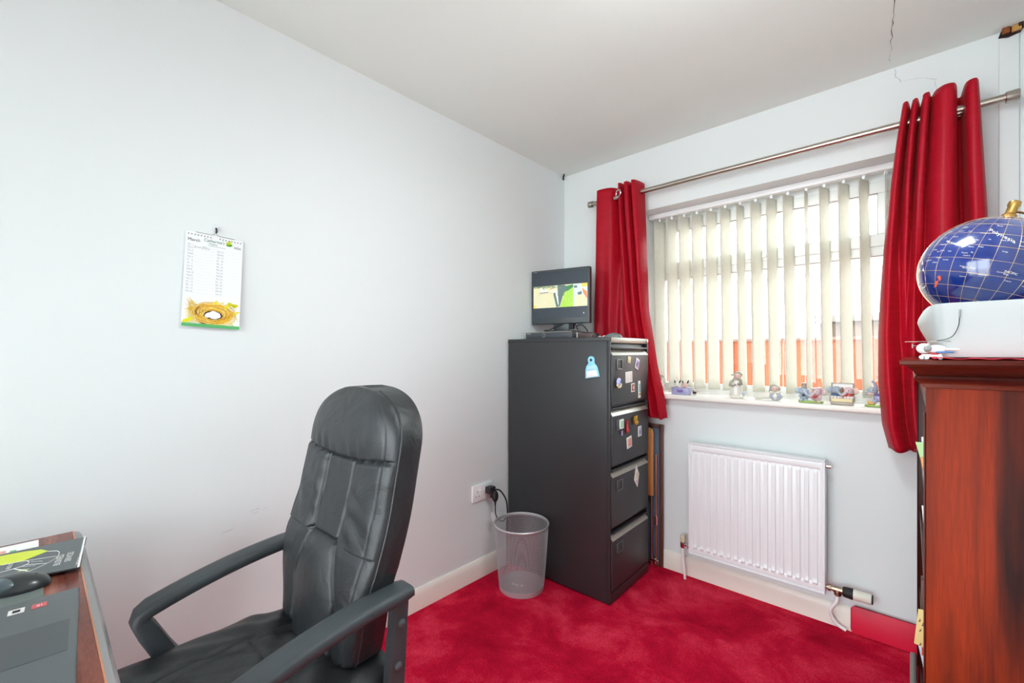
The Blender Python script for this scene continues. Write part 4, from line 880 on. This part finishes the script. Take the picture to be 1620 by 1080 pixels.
# ================================================================== SILL FIGURINES
SZ = .9832
gl_w = M('ivory_glaze', '#e4e0d6', .25, coat=.5); gl_b = M('pale_blue_glaze', '#aebdcb', .25, coat=.5); gl_g = M('blue_grey_glaze', '#a3aebb', .3, coat=.4); gl_p = M('pink_glaze', '#d8bcc0', .3, coat=.4); gl_gr = M('green_base_glaze', '#8fae55', .4, coat=.3); gl_k = M('dark_glaze', '#2f2d33', .3); gl_l = M('lilac_glaze', '#a3a3c8', .35, coat=.3); gl_t = M('taupe_glaze', '#a89d90', .35, coat=.3); gl_y = M('honey_glaze', '#dba85a', .35, coat=.3); gl_r = M('red_glaze', '#c23c34', .3, coat=.4); gl_s = M('grey_green_glaze', '#a5a697', .3, coat=.4); gl_lp = M('shell_pink_glaze', '#e6c6b8', .3, coat=.4)
def part(name, matl, parent, fn):
    m = MB(); fn(m); return m.build(name, matl, parent, smooth=60)
# bird figurine half behind the left curtain
f = thing('bird_figurine', 'white and pink bird figurine peeping out beside the left curtain on the sill', 'figurine', (.668, .01, SZ))
part('body', gl_w, f, lambda m: (m.ell((0, 0, .030), (.022, .018, .030)), m.tube(bez([(0, 0, .05), (-.006, 0, .07), (0, 0, .085), (.002, 0, .098)]), [.012] * 8 + [.009] * 8 + [.007] * 9, 10), m.ell((.001, 0, .100), (.010, .009, .010))))
part('beak', gl_t, f, lambda m: m.tube([(.008, -.003, .10), (.020, -.006, .094), (.014, -.005, .086)], [.003, .002, .001], 6)); part('wing', gl_lp, f, lambda m: (m.ell((-.012, -.012, .036), (.010, .006, .02)), m.ell((.014, -.012, .030), (.010, .006, .018))))
# crate with two mice
f = thing('mouse_figurine', 'two tiny animals peeking out of a lilac crate on the sill', 'figurine', (.790, .0, SZ))
part('crate', gl_l, f, lambda m: (m.box(-.047, .047, -.022, .022, 0, .036, bev=.002), m.box(-.049, .049, -.024, .024, .034, .040, bev=.002)))
part('bow', M('violet_print', '#7a5fa6', .4), f, lambda m: (m.ell((-.008, -.0225, .020), (.010, .002, .007), (0, .6, 0)), m.ell((.008, -.0225, .020), (.010, .002, .007), (0, -.6, 0)), m.ell((0, -.0235, .02), .004)))
def mouse(x, tl):
    hd = part('head', gl_w if x < 0 else gl_lp, f, lambda m: (m.ell((x, -.004, .052), (.016, .014, .014)), m.ell((x - .004, -.018, .048), (.007, .006, .006)), m.ell((x - .012, -.012, .040), (.005, .005, .007)), m.ell((x + .014, -.012, .040), (.005, .005, .007))))
    part('ear', gl_k, hd, lambda m: (m.ell((x - .014, 0, .068), (.004, .003, .010), (0, -.4, 0)), m.ell((x + .014, 0, .070), (.004, .003, .011), (0, .4, 0)))); part('eye', gl_k, hd, lambda m: (m.ell((x - .008, -.016, .055), .0017), m.ell((x + .001, -.017, .055), .0017)))
mouse(-.022, 0); mouse(.022, 0)
f = thing('trinket_cup', 'tiny silver thimble standing right of the lilac crate on the sill', 'thimble', (.858, .01, SZ)); part('cup', chrome, f, lambda m: m.lathe([(.007, 0), (.008, .003), (.0095, .026), (.0105, .028), (.009, .0285), (.007, .004)], seg=20)); part('inner_band', gl_k, f, lambda m: m.lathe([(.0092, .008), (.0099, .019)], seg=20, cap=False))
# standing child playing a pipe
f = thing('child_figurine', 'standing grey and ivory child figurine with bonnet, third from the left on the sill', 'figurine', (1.072, .0, SZ))
part('dress', gl_w, f, lambda m: (m.lathe([(.024, 0), (.030, .004), (.032, .020), (.029, .045), (.024, .070), (.019, .088), (.010, .096)], seg=28), m.ell((.024, -.014, .012), (.016, .012, .012)), m.ell((-.008, -.022, .008), (.016, .012, .009))))
part('coat', gl_s, f, lambda m: (m.ell((-.002, 0, .082), (.024, .019, .020)), m.tube([(-.022, -.004, .084), (-.026, -.014, .064), (-.006, -.026, .060)], [.009, .008, .006], 10), m.tube([(.018, -.006, .086), (.026, -.018, .074), (.012, -.028, .072)], [.008, .008, .006], 10)))
hd = part('head', gl_lp, f, lambda m: (m.ell((.006, -.004, .113), (.018, .017, .018)), m.ell((.008, -.021, .109), .003)))
part('bonnet', gl_s, hd, lambda m: (m.ell((.006, .002, .119), (.021, .019, .017)), m.tube([(-.014, 0, .117), (-.026, 0, .117)], [.003, .004], 8))); part('eye', gl_k, hd, lambda m: (m.ell((.001, -.0205, .114), .0018), m.ell((.013, -.0205, .114), .0018)))
part('horn', gl_t, f, lambda m: (m.tube(bez([(.010, -.026, .098), (.026, -.030, .096), (.032, -.032, .084), (.022, -.034, .074)]), .0028, 8), m.ell((.0, -.028, .068), (.006, .005, .005)), m.ell((.018, -.030, .074), (.005, .005, .005))))
part('foot', gl_b, f, lambda m: m.ell((.036, -.016, .022), (.008, .008, .012), (0, .3, 0)))
# reclining child with striped ball
f = thing('child_figurine', 'reclining child figurine resting on a blue striped ball on the sill', 'figurine', (1.222, .0, SZ))
part('body', gl_w, f, lambda m: (m.tube(bez([(-.062, -.004, .012), (-.045, 0, .017), (-.02, .004, .022), (.008, .006, .028)]), [.008 + .012 * min(1, i / 18) for i in range(25)], 14), m.ell((-.060, -.006, .014), (.008, .010, .013)), m.ell((-.050, .010, .012), (.010, .008, .010))))
def ballf(m):
    b = bmesh.new(); bmesh.ops.create_uvsphere(b, u_segments=24, v_segments=14, radius=1)
    for v in b.verts: v.co = Vector((v.co.x * .030 + .026, v.co.y * .026 - .006, v.co.z * .0215 + .0215))
    for f_ in b.faces:
        c_ = f_.calc_center_median(); a = math.atan2(c_.y + .006, c_.x - .026); f_.material_index = int((a + math.pi + .35) / (math.pi / 4)) % 2
    m.merge(b, None)
m = MB(); ballf(m); m.build('ball', [gl_w, gl_b], f, smooth=60)
hd = part('head', gl_lp, f, lambda m: (m.ell((.022, -.006, .058), (.017, .015, .015)), m.ell((.025, -.020, .055), .0025)))
part('hair', gl_s, hd, lambda m: (m.ell((.018, .001, .063), (.021, .018, .015)), m.ell((.002, -.002, .050), (.007, .008, .018), (0, .2, 0)), m.ell((.039, -.004, .058), (.005, .007, .011)))); part('eye', gl_k, hd, lambda m: (m.ell((.017, -.0205, .059), .0017), m.ell((.030, -.0195, .059), .0017)))
part('arm', gl_w, f, lambda m: (m.tube([(.004, -.010, .040), (.012, -.026, .034), (.024, -.030, .038)], [.006, .005, .004], 8), m.tube([(.042, -.006, .044), (.046, -.022, .036), (.032, -.030, .038)], [.006, .005, .004], 8)))
# elephant builder
def elephant(f, x, z, skin, sx=1, ear=None, trunk=None, body=True):
    if body: part('body', skin, f, lambda m: (m.ell((x, .004, z - .026), (.018, .016, .022)), m.ell((x - .009, -.014, z - .042), (.008, .010, .007)), m.ell((x + .009, -.014, z - .042), (.008, .010, .007)), m.ell((x - .015, -.008, z - .022), (.006, .007, .012)), m.ell((x + .015, -.008, z - .022), (.006, .007, .012))))
    hd = part('head', skin, f, lambda m: (m.ell((x, -.004, z), (.019, .017, .018)), m.tube(bez(trunk or [(x + sx * .006, -.018, z - .004), (x + sx * .014, -.026, z - .014), (x + sx * .022, -.027, z - .018), (x + sx * .028, -.026, z - .012)]), [.0075 - .0035 * i / 24 for i in range(25)], 10)))
    part('ear', ear or skin, hd, lambda m: m.ell((x - sx * .024, .002, z + .001), (.013, .004, .015), (0, 0, sx * .3)))
    part('eye', gl_k, hd, lambda m: m.ell((x - sx * .002, -.0205, z + .003), .0022))
    return hd
f = thing('elephant_figurine', 'elephant couple figurine with top hat and bonnet on green base on the sill', 'figurine', (1.387, .0, SZ))
part('base', gl_gr, f, lambda m: m.prism([(.049 * math.cos(a), .028 * math.sin(a)) for a in [k * math.pi / 14 for k in range(28)]], lambda u, v, d_: (u, v, d_), 0, .010, 0, .003))
elephant(f, -.026, .054, gl_b, 1); elephant(f, .022, .050, gl_p, -1)
part('top_hat', gl_t, f, lambda m: m.lathe([(.017, .068), (.018, .0695), (.0105, .071), (.010, .086), (.0115, .090), (.002, .091)], (-.026, -.002, 0), 24))
part('bonnet', gl_p, f, lambda m: (m.ell((.024, .002, .060), (.021, .018, .011)), m.ell((.012, -.010, .065), (.012, .010, .004)), m.ell((.032, -.002, .068), (.012, .012, .005))))
part('jacket', gl_l, f, lambda m: (m.ell((-.006, -.012, .036), (.008, .009, .014)), m.ell((-.004, -.020, .044), .004)))
part('heart', gl_r, f, lambda m: (m.ell((.016, -.024, .032), .0055), m.ell((.023, -.024, .032), .0055), m.ell((.0195, -.024, .028), (.006, .005, .005))))
part('button', gl_k, f, lambda m: (m.ell((-.026, -.018, .034), (.006, .004, .006)), m.ell((.004, -.022, .034), .0035)))
f = thing('elephant_figurine', 'two elephants sitting in an open travelling chest on the sill', 'figurine', (1.503, .0, SZ))
part('chest', gl_t, f, lambda m: (m.box(-.040, .040, -.022, .024, .0, .014, bev=.003), m.box(-.044, .044, -.024, .026, .012, .040, bev=.003), m.box(-.042, .042, .020, .028, .038, .096, bev=.003)))
part('chest_panel', cream, f, lambda m: m.box(-.037, .037, -.0255, -.0235, .014, .028, bev=.001)); part('chest_lid_lining', whitec, f, lambda m: m.box(-.036, .036, .0185, .0205, .056, .090, bev=.001))
elephant(f, -.020, .064, gl_g, 1, body=False); elephant(f, .022, .062, gl_p, -1, ear=gl_lp, body=False)
part('butterfly', M('brown_glaze', '#8a6448', .4), f, lambda m: (m.ell((.0, -.020, .066), (.005, .003, .013), (0, .3, 0)), m.ell((.003, -.022, .054), (.009, .003, .006))))
part('scarf', M('blue_scarf_glaze', '#51719c', .3), f, lambda m: (m.ell((-.028, -.016, .044), (.014, .008, .006)), m.ell((-.014, -.023, .038), (.005, .004, .010), (0, -.5, 0)))); part('red_scarf', gl_r, f, lambda m: (m.ell((.026, -.016, .044), (.015, .008, .007)), m.tube([(.016, -.022, .040), (.0, -.027, .032)], [.004, .002], 8)))
part('frill', gl_w, f, lambda m: [m.ell((-.034 + k * .0115, -.023, .034), (.007, .005, .007)) for k in range(7)])
f = thing('elephant_figurine', 'blue elephant in yellow shoes, last figurine beside the right curtain', 'figurine', (1.625, -.0, SZ))
part('base', gl_gr, f, lambda m: m.prism([(.045 * math.cos(a), .024 * math.sin(a)) for a in [k * math.pi / 14 for k in range(28)]], lambda u, v, d_: (u, v, d_), 0, .009, 0, .003))
part('body', gl_l, f, lambda m: (m.ell((.002, .0, .038), (.018, .015, .018)), m.tube([(-.006, -.006, .028), (-.016, -.010, .016)], [.008, .006], 10), m.tube([(.010, -.004, .028), (.020, -.008, .016)], [.008, .006], 10)))
part('shoe', gl_y, f, lambda m: (m.ell((-.022, -.012, .016), (.015, .008, .007), (0, .4, 0)), m.ell((.020, -.010, .014), (.015, .008, .006), (0, -.2, 0))))
hd = part('head', gl_g, f, lambda m: (m.ell((-.018, -.004, .068), (.020, .016, .018)), m.ell((-.034, -.008, .058), (.010, .010, .010))))
part('muzzle', gl_lp, hd, lambda m: m.ell((-.024, -.012, .056), (.013, .008, .007))); part('ear', gl_l, hd, lambda m: (m.tube([(-.004, 0, .078), (-.014, -.002, .104), (-.018, -.002, .112)], [.006, .004, .002], 8), m.ell((.012, .002, .084), (.010, .004, .014), (0, .5, 0)), m.tube([(-.014, -.002, .104), (-.022, -.002, .106)], [.004, .002], 8))); part('eye', gl_k, hd, lambda m: m.ell((-.016, -.0195, .072), .0024)); part('collar', M('purple_glaze', '#6a5a94', .3), f, lambda m: m.ell((-.001, -.006, .053), (.015, .012, .006), (0, .3, 0)))

# ================================================================== DESK
DK = .755
dk = thing('desk', 'reddish brown wooden desk with grey edge strip at the bottom left', 'desk', (.72, -2.66, 0))
ox, oy = .72, -2.66
m = MB(); m.box(.136 - ox, 1.30 - ox, -3.05 - oy, -2.349 - oy, .727, .755, bev=.001); m.build('desk_top', deskm, dk)
m = MB(); m.prism([(-2.3488, .7545), (-2.339, .751), (-2.333, .742), (-2.333, .731), (-2.339, .727), (-2.3488, .727)], lambda u, v, d_: (d_, u - oy, v), .136 - ox, 1.30 - ox); m.build('edge_strip', M('grey_edging', '#8f8e8e', .25, .1), dk)
MB().box(.137 - ox, 1.299 - ox, -2.3502 - oy, -2.3478 - oy, .7551, .7556).build('edge_line', M('orange_worn_line', '#c9825a', .3), dk, smooth=0)
for x in (.16, 1.25): MB().box(x - ox, x + .025 - ox, -3.02 - oy, -2.40 - oy, 0.0, .7265, bev=.002).build('side_panel', deskm, dk)
# laptop: front strip faces the chair
la = math.radians(-3.4); lp = thing('laptop', 'dark grey laptop on the desk, palm rest and touchpad toward the chair', 'laptop', (.573, -2.359, DK + .0006), la)
lpm = M('laptop_grey', '#5a6063', .42, .15, var=.03, bump=.1, bscale=900)
m = MB(); m.box(0, .36, -.245, 0, .002, .019, bev=.003, seg=3); base = m.build('base', lpm, lp)
MB().box(.128, .235, -.092, -.010, .0191, .0194).build('touchpad', M('touchpad_grey', '#3f4548', .35), base, smooth=0)
MB().box(.02, .34, -.215, -.105, .0191, .0205, bev=.0005).build('keyboard', blackp, base)
sb = lambda u, v, d_: (u, v, d_)
m = MB(); m.box(.029, .049, -.085, -.066, .0191, .0194); st = m.build('white_sticker', whitec, base, smooth=0); MB().box(.034, .044, -.080, -.071, .0195, .0196).build('sticker_print', dink, st, smooth=0)
m = MB(); m.box(.030, .048, -.058, -.040, .0191, .0194); st = m.build('red_sticker', M('sticker_red', '#d2555c', .4), base, smooth=0); m = MB(); put_text(m, 'i5', .011, lambda x, y: (.034 + y + .002, -.045 - x, .0196)); m.build('sticker_print', whitec, st, smooth=0)
m = MB(); m.box(0, .36, -.006, .0, 0, .215, bev=.002); scn = m.build('screen_lid', lpm, lp); scn.location = (0, -.246, .012); scn.rotation_euler.x = math.radians(18)
m = MB(); [m.lathe([(.006, 0), (.006, .0025)], (a, b_, 0), 10) for a in (.03, .33) for b_ in (-.03, -.21)]; m.build('foot', rubber, lp)
# mouse mat and mouse
mm = MB(); mm.box(0, .145, -.16, 0, .0, .003, bev=.001); o = mm.build('mouse_mat', M('mat_grey', '#6e7875', .8), None, loc=(.398, -2.404, DK + .0004)); tag(o, 'grey mouse mat under the black mouse on the desk', 'mouse mat')
mo2 = thing('computer_mouse', 'black computer mouse with a grey top on the mat at the left edge', 'mouse', (.455, -2.446, DK + .0038), math.radians(-14))
def mf(sx_, sy_, sz_):
    def f_(m):
        m.ell((0, 0, 0), (sx_, sy_, sz_), seg=28)
        bmesh.ops.bisect_plane(m.bm, geom=list(m.bm.verts) + list(m.bm.edges) + list(m.bm.faces), plane_co=(0, 0, .0002), plane_no=(0, 0, -1), clear_outer=True)
        for v in m.bm.verts: v.co.x *= 1 + .12 * (v.co.y / sy_)
    return f_
part('shell', M('mouse_black', '#2b3033', .3, coat=.4), mo2, mf(.032, .055, .030))
part('palm_panel', M('mouse_grey_panel', '#5e6a70', .25, .2), mo2, lambda m: m.ell((.010, -.012, .012), (.023, .034, .0165)))
part('scroll_wheel', rubber, mo2, lambda m: m.lathe([(.004, -.004), (.009, -.003), (.009, .003), (.004, .004)], (0, .030, .0155), 16, 0, 'X'))
m = MB(); put_text(m, 'hp', .007, lambda x, y: (.006 + y * .9, .052 - x, .0135)); m.bm.free()
# booklet with chart
bk = thing('booklet', 'dark grey booklet with yellow chart and white lettering on the far desk corner', 'booklet', (0, 0, DK))
bp = [(.246, -2.330), (.445, -2.3515), (.405, -2.52), (.235, -2.52)]
bk.location = (.33, -2.43, DK + .0076); bo = Vector((.33, -2.43))
loc2 = lambda u, v, d_: (u - bo.x, v - bo.y, d_)
m = MB(); m.prism([(u, v) for u, v in bp], loc2, 0, .0022, 0, .0004); m.build('pages', M('booklet_edge', '#3a3f41', .5), bk, smooth=0)
m = MB(); m.prism([(.244, -2.331), (.4447, -2.3525), (.404, -2.522), (.233, -2.522)], loc2, .0023, .0036, 0, .0003); cv = m.build('cover', M('charcoal_cover', '#4c5456', .35, var=.03), bk, smooth=0)
def dec(poly, matl, nm, z0=.0037, z1=.0040): m = MB(); m.prism(poly, loc2, z0, z1); m.build(nm, matl, cv, smooth=0)
dec([(.290, -2.395), (.268, -2.405), (.255, -2.43), (.249, -2.462), (.248, -2.500), (.300, -2.500), (.314, -2.462), (.318, -2.431)], M('chart_yellow', '#cfdc2e', .4), 'chart_wedge')
def arc(pts, r_=.0006): 
    m = MB(); m.tube([loc2(a, b_, .0114) for a, b_ in bez([(x, y, 0) for x, y in pts]) ] if False else [loc2(p.x, p.y, .0040) for p in bez([(x, y, 0) for x, y in pts])], r_, 5); m.build('chart_line', whitec, cv)
arc([(.292, -2.396), (.306, -2.381), (.330, -2.379), (.358, -2.387), (.385, -2.410), (.405, -2.445), (.412, -2.49)])
arc([(.314, -2.462), (.322, -2.430), (.340, -2.424), (.352, -2.432), (.358, -2.455), (.360, -2.49)])
arc([(.322, -2.430), (.340, -2.383)], .0004); arc([(.348, -2.430), (.372, -2.398)], .0004); arc([(.356, -2.445), (.392, -2.425)], .0008)
tm = MB()
def btext(body, x, y, size, ang, mb):
    ca_, sa_ = math.cos(ang), math.sin(ang); put_text(mb, body, size, lambda u, v: loc2(x + u * ca_ - v * sa_, y + u * sa_ + v * ca_, .0042))
A = math.radians(-8.5)
btext('BUSINESS', .402, -2.3800, .0150, math.pi + A, tm); btext('SERVICES', .394, -2.3640, .0140, math.pi + A, tm); btext('INFORMATION GUIDE AND PRICES', .428, -2.3530, .0070, math.pi + A, tm)
dec([(.2445, -2.3345), (.4440, -2.3560), (.4447, -2.3526), (.2442, -2.3312)], whitec, 'white_margin')
btext('learning', .350, -2.403, .007, math.pi + .9, tm); btext('growing', .368, -2.415, .007, math.pi + .9, tm); btext('ABOUT', .352, -2.450, .010, math.pi + A, tm)
tm.build('lettering', whitec, cv, smooth=0)
dec([(.372, -2.434), (.380, -2.422), (.386, -2.428), (.378, -2.440)], M('olive_print', '#b7c27a', .5), 'chart_leaf')
rb = thing('red_notebook', 'thin dark red notebook mostly hidden under the charcoal booklet', 'notebook', (.34, -2.43, DK + .0004))
MB().box(-.07, .080, -.08, .060, 0, .0066, bev=.001).build('cover', M('notebook_red', '#8c1218', .5), rb)
lf = thing('leaflet', 'white and pink leaflet lying behind the dark booklet on the desk', 'leaflet', (.215, -2.46, DK + .0006), 0)
MB().box(-.062, .035, -.10, .051, 0, .0012).build('sheet', whitec, lf, smooth=0)
m = MB(); m.box(-.03, 0, -.03, .0, .0013, .0015); m.box(-.04, -.01, -.07, -.05, .0013, .0015); m.build('print', pinkp, lf, smooth=0)
MB().box(-.02, .01, .006, .016, .0013, .0015).build('green_print', M('print_green', '#7fb58a', .6), lf, smooth=0)

# ================================================================== OFFICE CHAIR
oc_ = thing('office_chair', 'black leather high-back office chair with curved plastic armrests at the desk', 'chair', (.5896, -2.1036, 0), .0125)
# backrest
def hwid(v):   # half width at height fraction 0..1 of .66 m
    z = .455 + v * .665
    base_ = .188 + .047 * min(1, max(0, (z - .45) / .25)) - .010 * max(0, (z - .75) / .37)
    tz = (z - .97) / (1.12 - .97)
    if tz > 0: base_ *= max(0, 1 - tz ** 2.3) ** .46 if tz < 1 else 0
    bz_ = (.50 - z) / .045
    if bz_ > 0: base_ *= (1 - .35 * bz_ ** 2)
    return base_
def yback(z): return .208 + .19 * (z - .487) - .020 * math.exp(-((z - .66) / .11) ** 2) + .02 * max(0, z - .9)
def g1(x, s_): return math.exp(-(x / s_) ** 2)
def front(u, v):
    z = .455 + v * .665; W_ = hwid(v); x = (u * 2 - 1) * W_; ax = abs(x)
    e = max(0, 1 - (abs(u * 2 - 1)) ** 7) ** .5
    puff = .020 + .022 * e
    pz = 0
    head_z = .945 + .012 * math.cos(x * 9) * 0 - .02 * (1 - min(1, (x / .2) ** 2)) * .6
    top_e = min(1, max(0, (1.12 - z) / .05)) ** .5
    if z > head_z:
        pz = .026 * (1 - min(1, ((z - 1.02) / .10) ** 2)) * (1 - (x / .24) ** 2 * .8)
    cw = .068
    if z < head_z and z > .735:  # flat centre panel between bolsters
        s_ = min(1, max(0, (ax - cw) / .05)); pz = .011 * math.sin(s_ * math.pi * .62)
        pz += .003 * math.sin(z * 110 + x * 40) * g1(ax - .12, .05) * g1(z - .80, .05)
    elif z <= .735:
        cw2 = .068 + .042 * min(1, (.735 - z) / .12)
        s_ = 1 - min(1, (ax / cw2)) ** 2 if ax < cw2 else min(1, (ax - cw2) / .05)
        pz = .019 * max(0, s_) ** .8 * (1 if ax < cw2 else .5) * min(1, (.745 - z) / .03)
    # seams
    sm = 0
    sm -= .009 * g1(z - head_z, .0045)
    if .735 < z < head_z: sm -= .008 * g1(ax - cw, .0045)
    if z <= .74 and z > .47:
        cw2 = .068 + .042 * min(1, (.735 - z) / .12); sm -= .008 * g1(ax - cw2, .0045)
    if ax < .085: sm -= .009 * g1(z - .735, .0045)
    sm -= .003 * g1(ax - W_ * .86, .0025)
    wr = .0022 * math.sin(x * 70 + z * 55) * g1(z - .80, .06) * (ax > .07) + .0025 * math.sin(x * 130) * g1(z - (head_z + .02), .03) * g1(ax - .09, .05)
    return (x, yback(z) - (puff + (pz + sm + wr) * e * top_e), z)
m = MB(); NU_, NV_ = 130, 190
V = m.grid(NU_, NV_, front)
def backf(u, v):
    z = .455 + v * .665; W_ = hwid(v); x = (u * 2 - 1) * W_; e = max(0, 1 - abs(u * 2 - 1) ** 5) ** .5
    return (x, yback(z) + .040 + .018 * e * min(1, max(0, (1.12 - z) / .03)) ** .5, z)
V2 = m.grid(NU_, NV_, backf)
for j in range(NV_ - 1):
    m.bm.faces.new((V[0][j], V[0][j + 1], V2[0][j + 1], V2[0][j])); m.bm.faces.new((V[-1][j + 1], V[-1][j], V2[-1][j], V2[-1][j + 1]))
for i in range(NU_ - 1):
    m.bm.faces.new((V[i + 1][0], V[i][0], V2[i][0], V2[i + 1][0])); m.bm.faces.new((V[i][-1], V[i + 1][-1], V2[i + 1][-1], V2[i][-1]))
bmesh.ops.remove_doubles(m.bm, verts=m.bm.verts, dist=.00005)
bk_ = m.build('backrest', leather, oc_, smooth=75)
# stitched welt
m = MB()
for sgn in (-1, 1):
    m.tube([(sgn * (hwid(v) + .0005), yback(.455 + v * .665) - .020, .455 + v * .665) for v in [i / 60 * .985 for i in range(61)]], .003, 6)
m.build('welt', leather, bk_)
# seat
SW = .245
def seatf(u, v):
    x = (u * 2 - 1) * SW; y = .262 - v * .527; e = (1 - abs(u * 2 - 1) ** 8) ** .5; fz = min(1, max(0, (y + .265) / .07)); fe = (1 - (1 - fz) ** 3) ** .5 if fz < 1 else 1
    z = .445 + .043 * e * max(.0, fe)
    z += .010 * (1 - ((abs(x) - .16) / .10) ** 2) * (abs(x) > .09) * e - .004
    z -= .006 * g1(abs(x) - .105, .005) + .005 * g1(y - .06, .005) * (abs(x) < .105) + .012 * g1(y - .20, .05)
    z += .003 * math.sin(x * 48 + y * 60) * g1(y - .12, .08) + .0018 * math.sin(x * 90 - y * 50)
    return (x * (1 - .06 * max(0, (y - .05) / .2)), y, z)
m = MB(); V = m.grid(90, 90, seatf)
def seatb(u, v): x = (u * 2 - 1) * SW; y = .262 - v * .527; return (x * .94, y * .96, .405)
V2 = m.grid(90, 90, seatb)
for j in range(89):
    m.bm.faces.new((V[0][j], V[0][j + 1], V2[0][j + 1], V2[0][j])); m.bm.faces.new((V[-1][j + 1], V[-1][j], V2[-1][j], V2[-1][j + 1])); m.bm.faces.new((V[j + 1][0], V[j][0], V2[j][0], V2[j + 1][0])); m.bm.faces.new((V[j][-1], V[j + 1][-1], V2[j + 1][-1], V2[j][-1]))
m.build('seat', leather, oc_, smooth=75)
# arms
def armpath():
    P = []
    for k in range(25):
        t = k / 24; P.append((.286 - .405 * t, .652 - .066 * t * t))
    return P
for sgn in (-1, 1):
    ax_ = sgn * .252; arm = bpy.data.objects.new('armrest', None)
    m = MB(); R = []; Pp = armpath()
    for i, (y, z) in enumerate(Pp):
        y2, z2 = Pp[min(i + 1, 24)]; y1_, z1_ = Pp[max(i - 1, 0)]; t_ = Vector((0, y2 - y1_, z2 - z1_)).normalized(); n_ = Vector((0, -t_.z, t_.y)); n_ = n_ if n_.z > 0 else -n_
        wd_ = .034 * (1 if i > 1 else (.86 + .07 * i)); th = .0145 if i > 0 else .012
        ring = []
        for a_, b_ in ((-.8, -1), (.8, -1), (1, -.6), (1, .45), (.86, .85), (.5, 1), (-.5, 1), (-.86, .85), (-1, .45), (-1, -.6)):
            p = Vector((ax_ + a_ * wd_, y, z)) + n_ * b_ * th; ring.append(tuple(p))
        R.append(ring)
    # front corner and return strut
    for (y, z, ny, nz, th) in ((-.1345, .574, -.75, .66, .0165), (-.136, .560, -1, -.05, .0195), (-.121, .528, -.86, -.5, .022), (-.092, .468, -.85, -.52, .023), (-.062, .415, -.85, -.5, .023)):
        n_ = Vector((0, ny, nz)).normalized(); ring = []
        wd_ = .030
        for a_, b_ in ((-.8, -1), (.8, -1), (1, -.6), (1, .45), (.86, .85), (.5, 1), (-.5, 1), (-.86, .85), (-1, .45), (-1, -.6)):
            p = Vector((ax_ + a_ * wd_, y, z)) + n_ * b_ * th; ring.append(tuple(p))
        R.append(ring)
    m.rings(R)
    m.box(ax_ - .029, ax_ + .029, -.08, .04, .385, .405, bev=.005)
    am = m.build('armrest', armm, oc_, smooth=50)
    m = MB(); R = []
    for k in range(9):
        t = k / 8; z = .642 - .262 * t; yc = .262 - .020 * t; hw_ = .020 + .004 * t
        R.append([(ax_ + a_, yc + b_ * hw_, z) for a_, b_ in ((-.008, -1), (.012, -1), (.014, -.7), (.014, .7), (.012, 1), (-.008, 1))])
    m.rings(R); m.box(min(ax_, ax_ - sgn * .07) , max(ax_, ax_ - sgn * .07), .215, .262, .375, .392, bev=.003); pt = m.build('rear_plate', armm, oc_, smooth=40)
    m = MB()
    for z, yy in ((.585, .260), (.490, .251)): m.lathe([(.0095, 0), (.009, .003), (.005, .0055), (.001, .006)] if sgn > 0 else [(.0095, 0), (.009, -.003), (.005, -.0055), (.001, -.006)], (ax_ + (.0141 if sgn > 0 else -.0083), yy, z), 18, 0, 'X')
    m.build('bolt', darkp, pt)
# base
m = MB(); m.box(-.12, .12, -.13, .12, .385, .404, bev=.004); m.box(-.06, .06, -.08, .08, .345, .3845, bev=.008); m.build('mechanism', blackp, oc_)
MB().lathe([(.028, .10), (.028, .24), (.018, .241), (.018, .345)], seg=24).build('gas_lift', blackp, oc_)
MB().lathe([(.045, .075), (.05, .085), (.045, .115), (.03, .12)], seg=30).build('hub', blackp, oc_)
for k in range(5):
    a = math.radians(72 * k + 20); ca_, sa_ = math.cos(a), math.sin(a); m = MB()
    m.tube([(ca_ * .03, sa_ * .03, .098), (ca_ * .16, sa_ * .16, .09), (ca_ * .29, sa_ * .29, .068)], [.024, .02, .014], 10); lg = m.build('leg', blackp, oc_)
    m = MB()
    for s_ in (-1, 1):
        Mx = Matrix.Translation((ca_ * .29 - sa_ * .014 * s_, sa_ * .29 + ca_ * .014 * s_, .027)) @ Matrix.Rotation(a, 4, 'Z')
        b = MB(); b.lathe([(.008, -.008), (.024, -.008), (.027, 0), (.024, .008), (.008, .008)], seg=20, axis='Y'); m.merge(b.bm, 0, Mx)
    m.tube([(ca_ * .29, sa_ * .29, .03), (ca_ * .29, sa_ * .29, .064)], .006, 8); m.build('castor', rubber, lg)

# unseen pendant added above the frame to brighten the room
lm = thing('added_fill_lamp', 'unseen white pendant lamp added above the frame to brighten the room', 'lamp', (1.4, -1.4, 2.4))
MB().lathe([(.045, -.0004), (.045, -.02), (.02, -.03), (.004, -.032), (.004, -.12), (.022, -.125), (.022, -.17)], seg=30).build('added_lamp_body', plastic_w, lm)
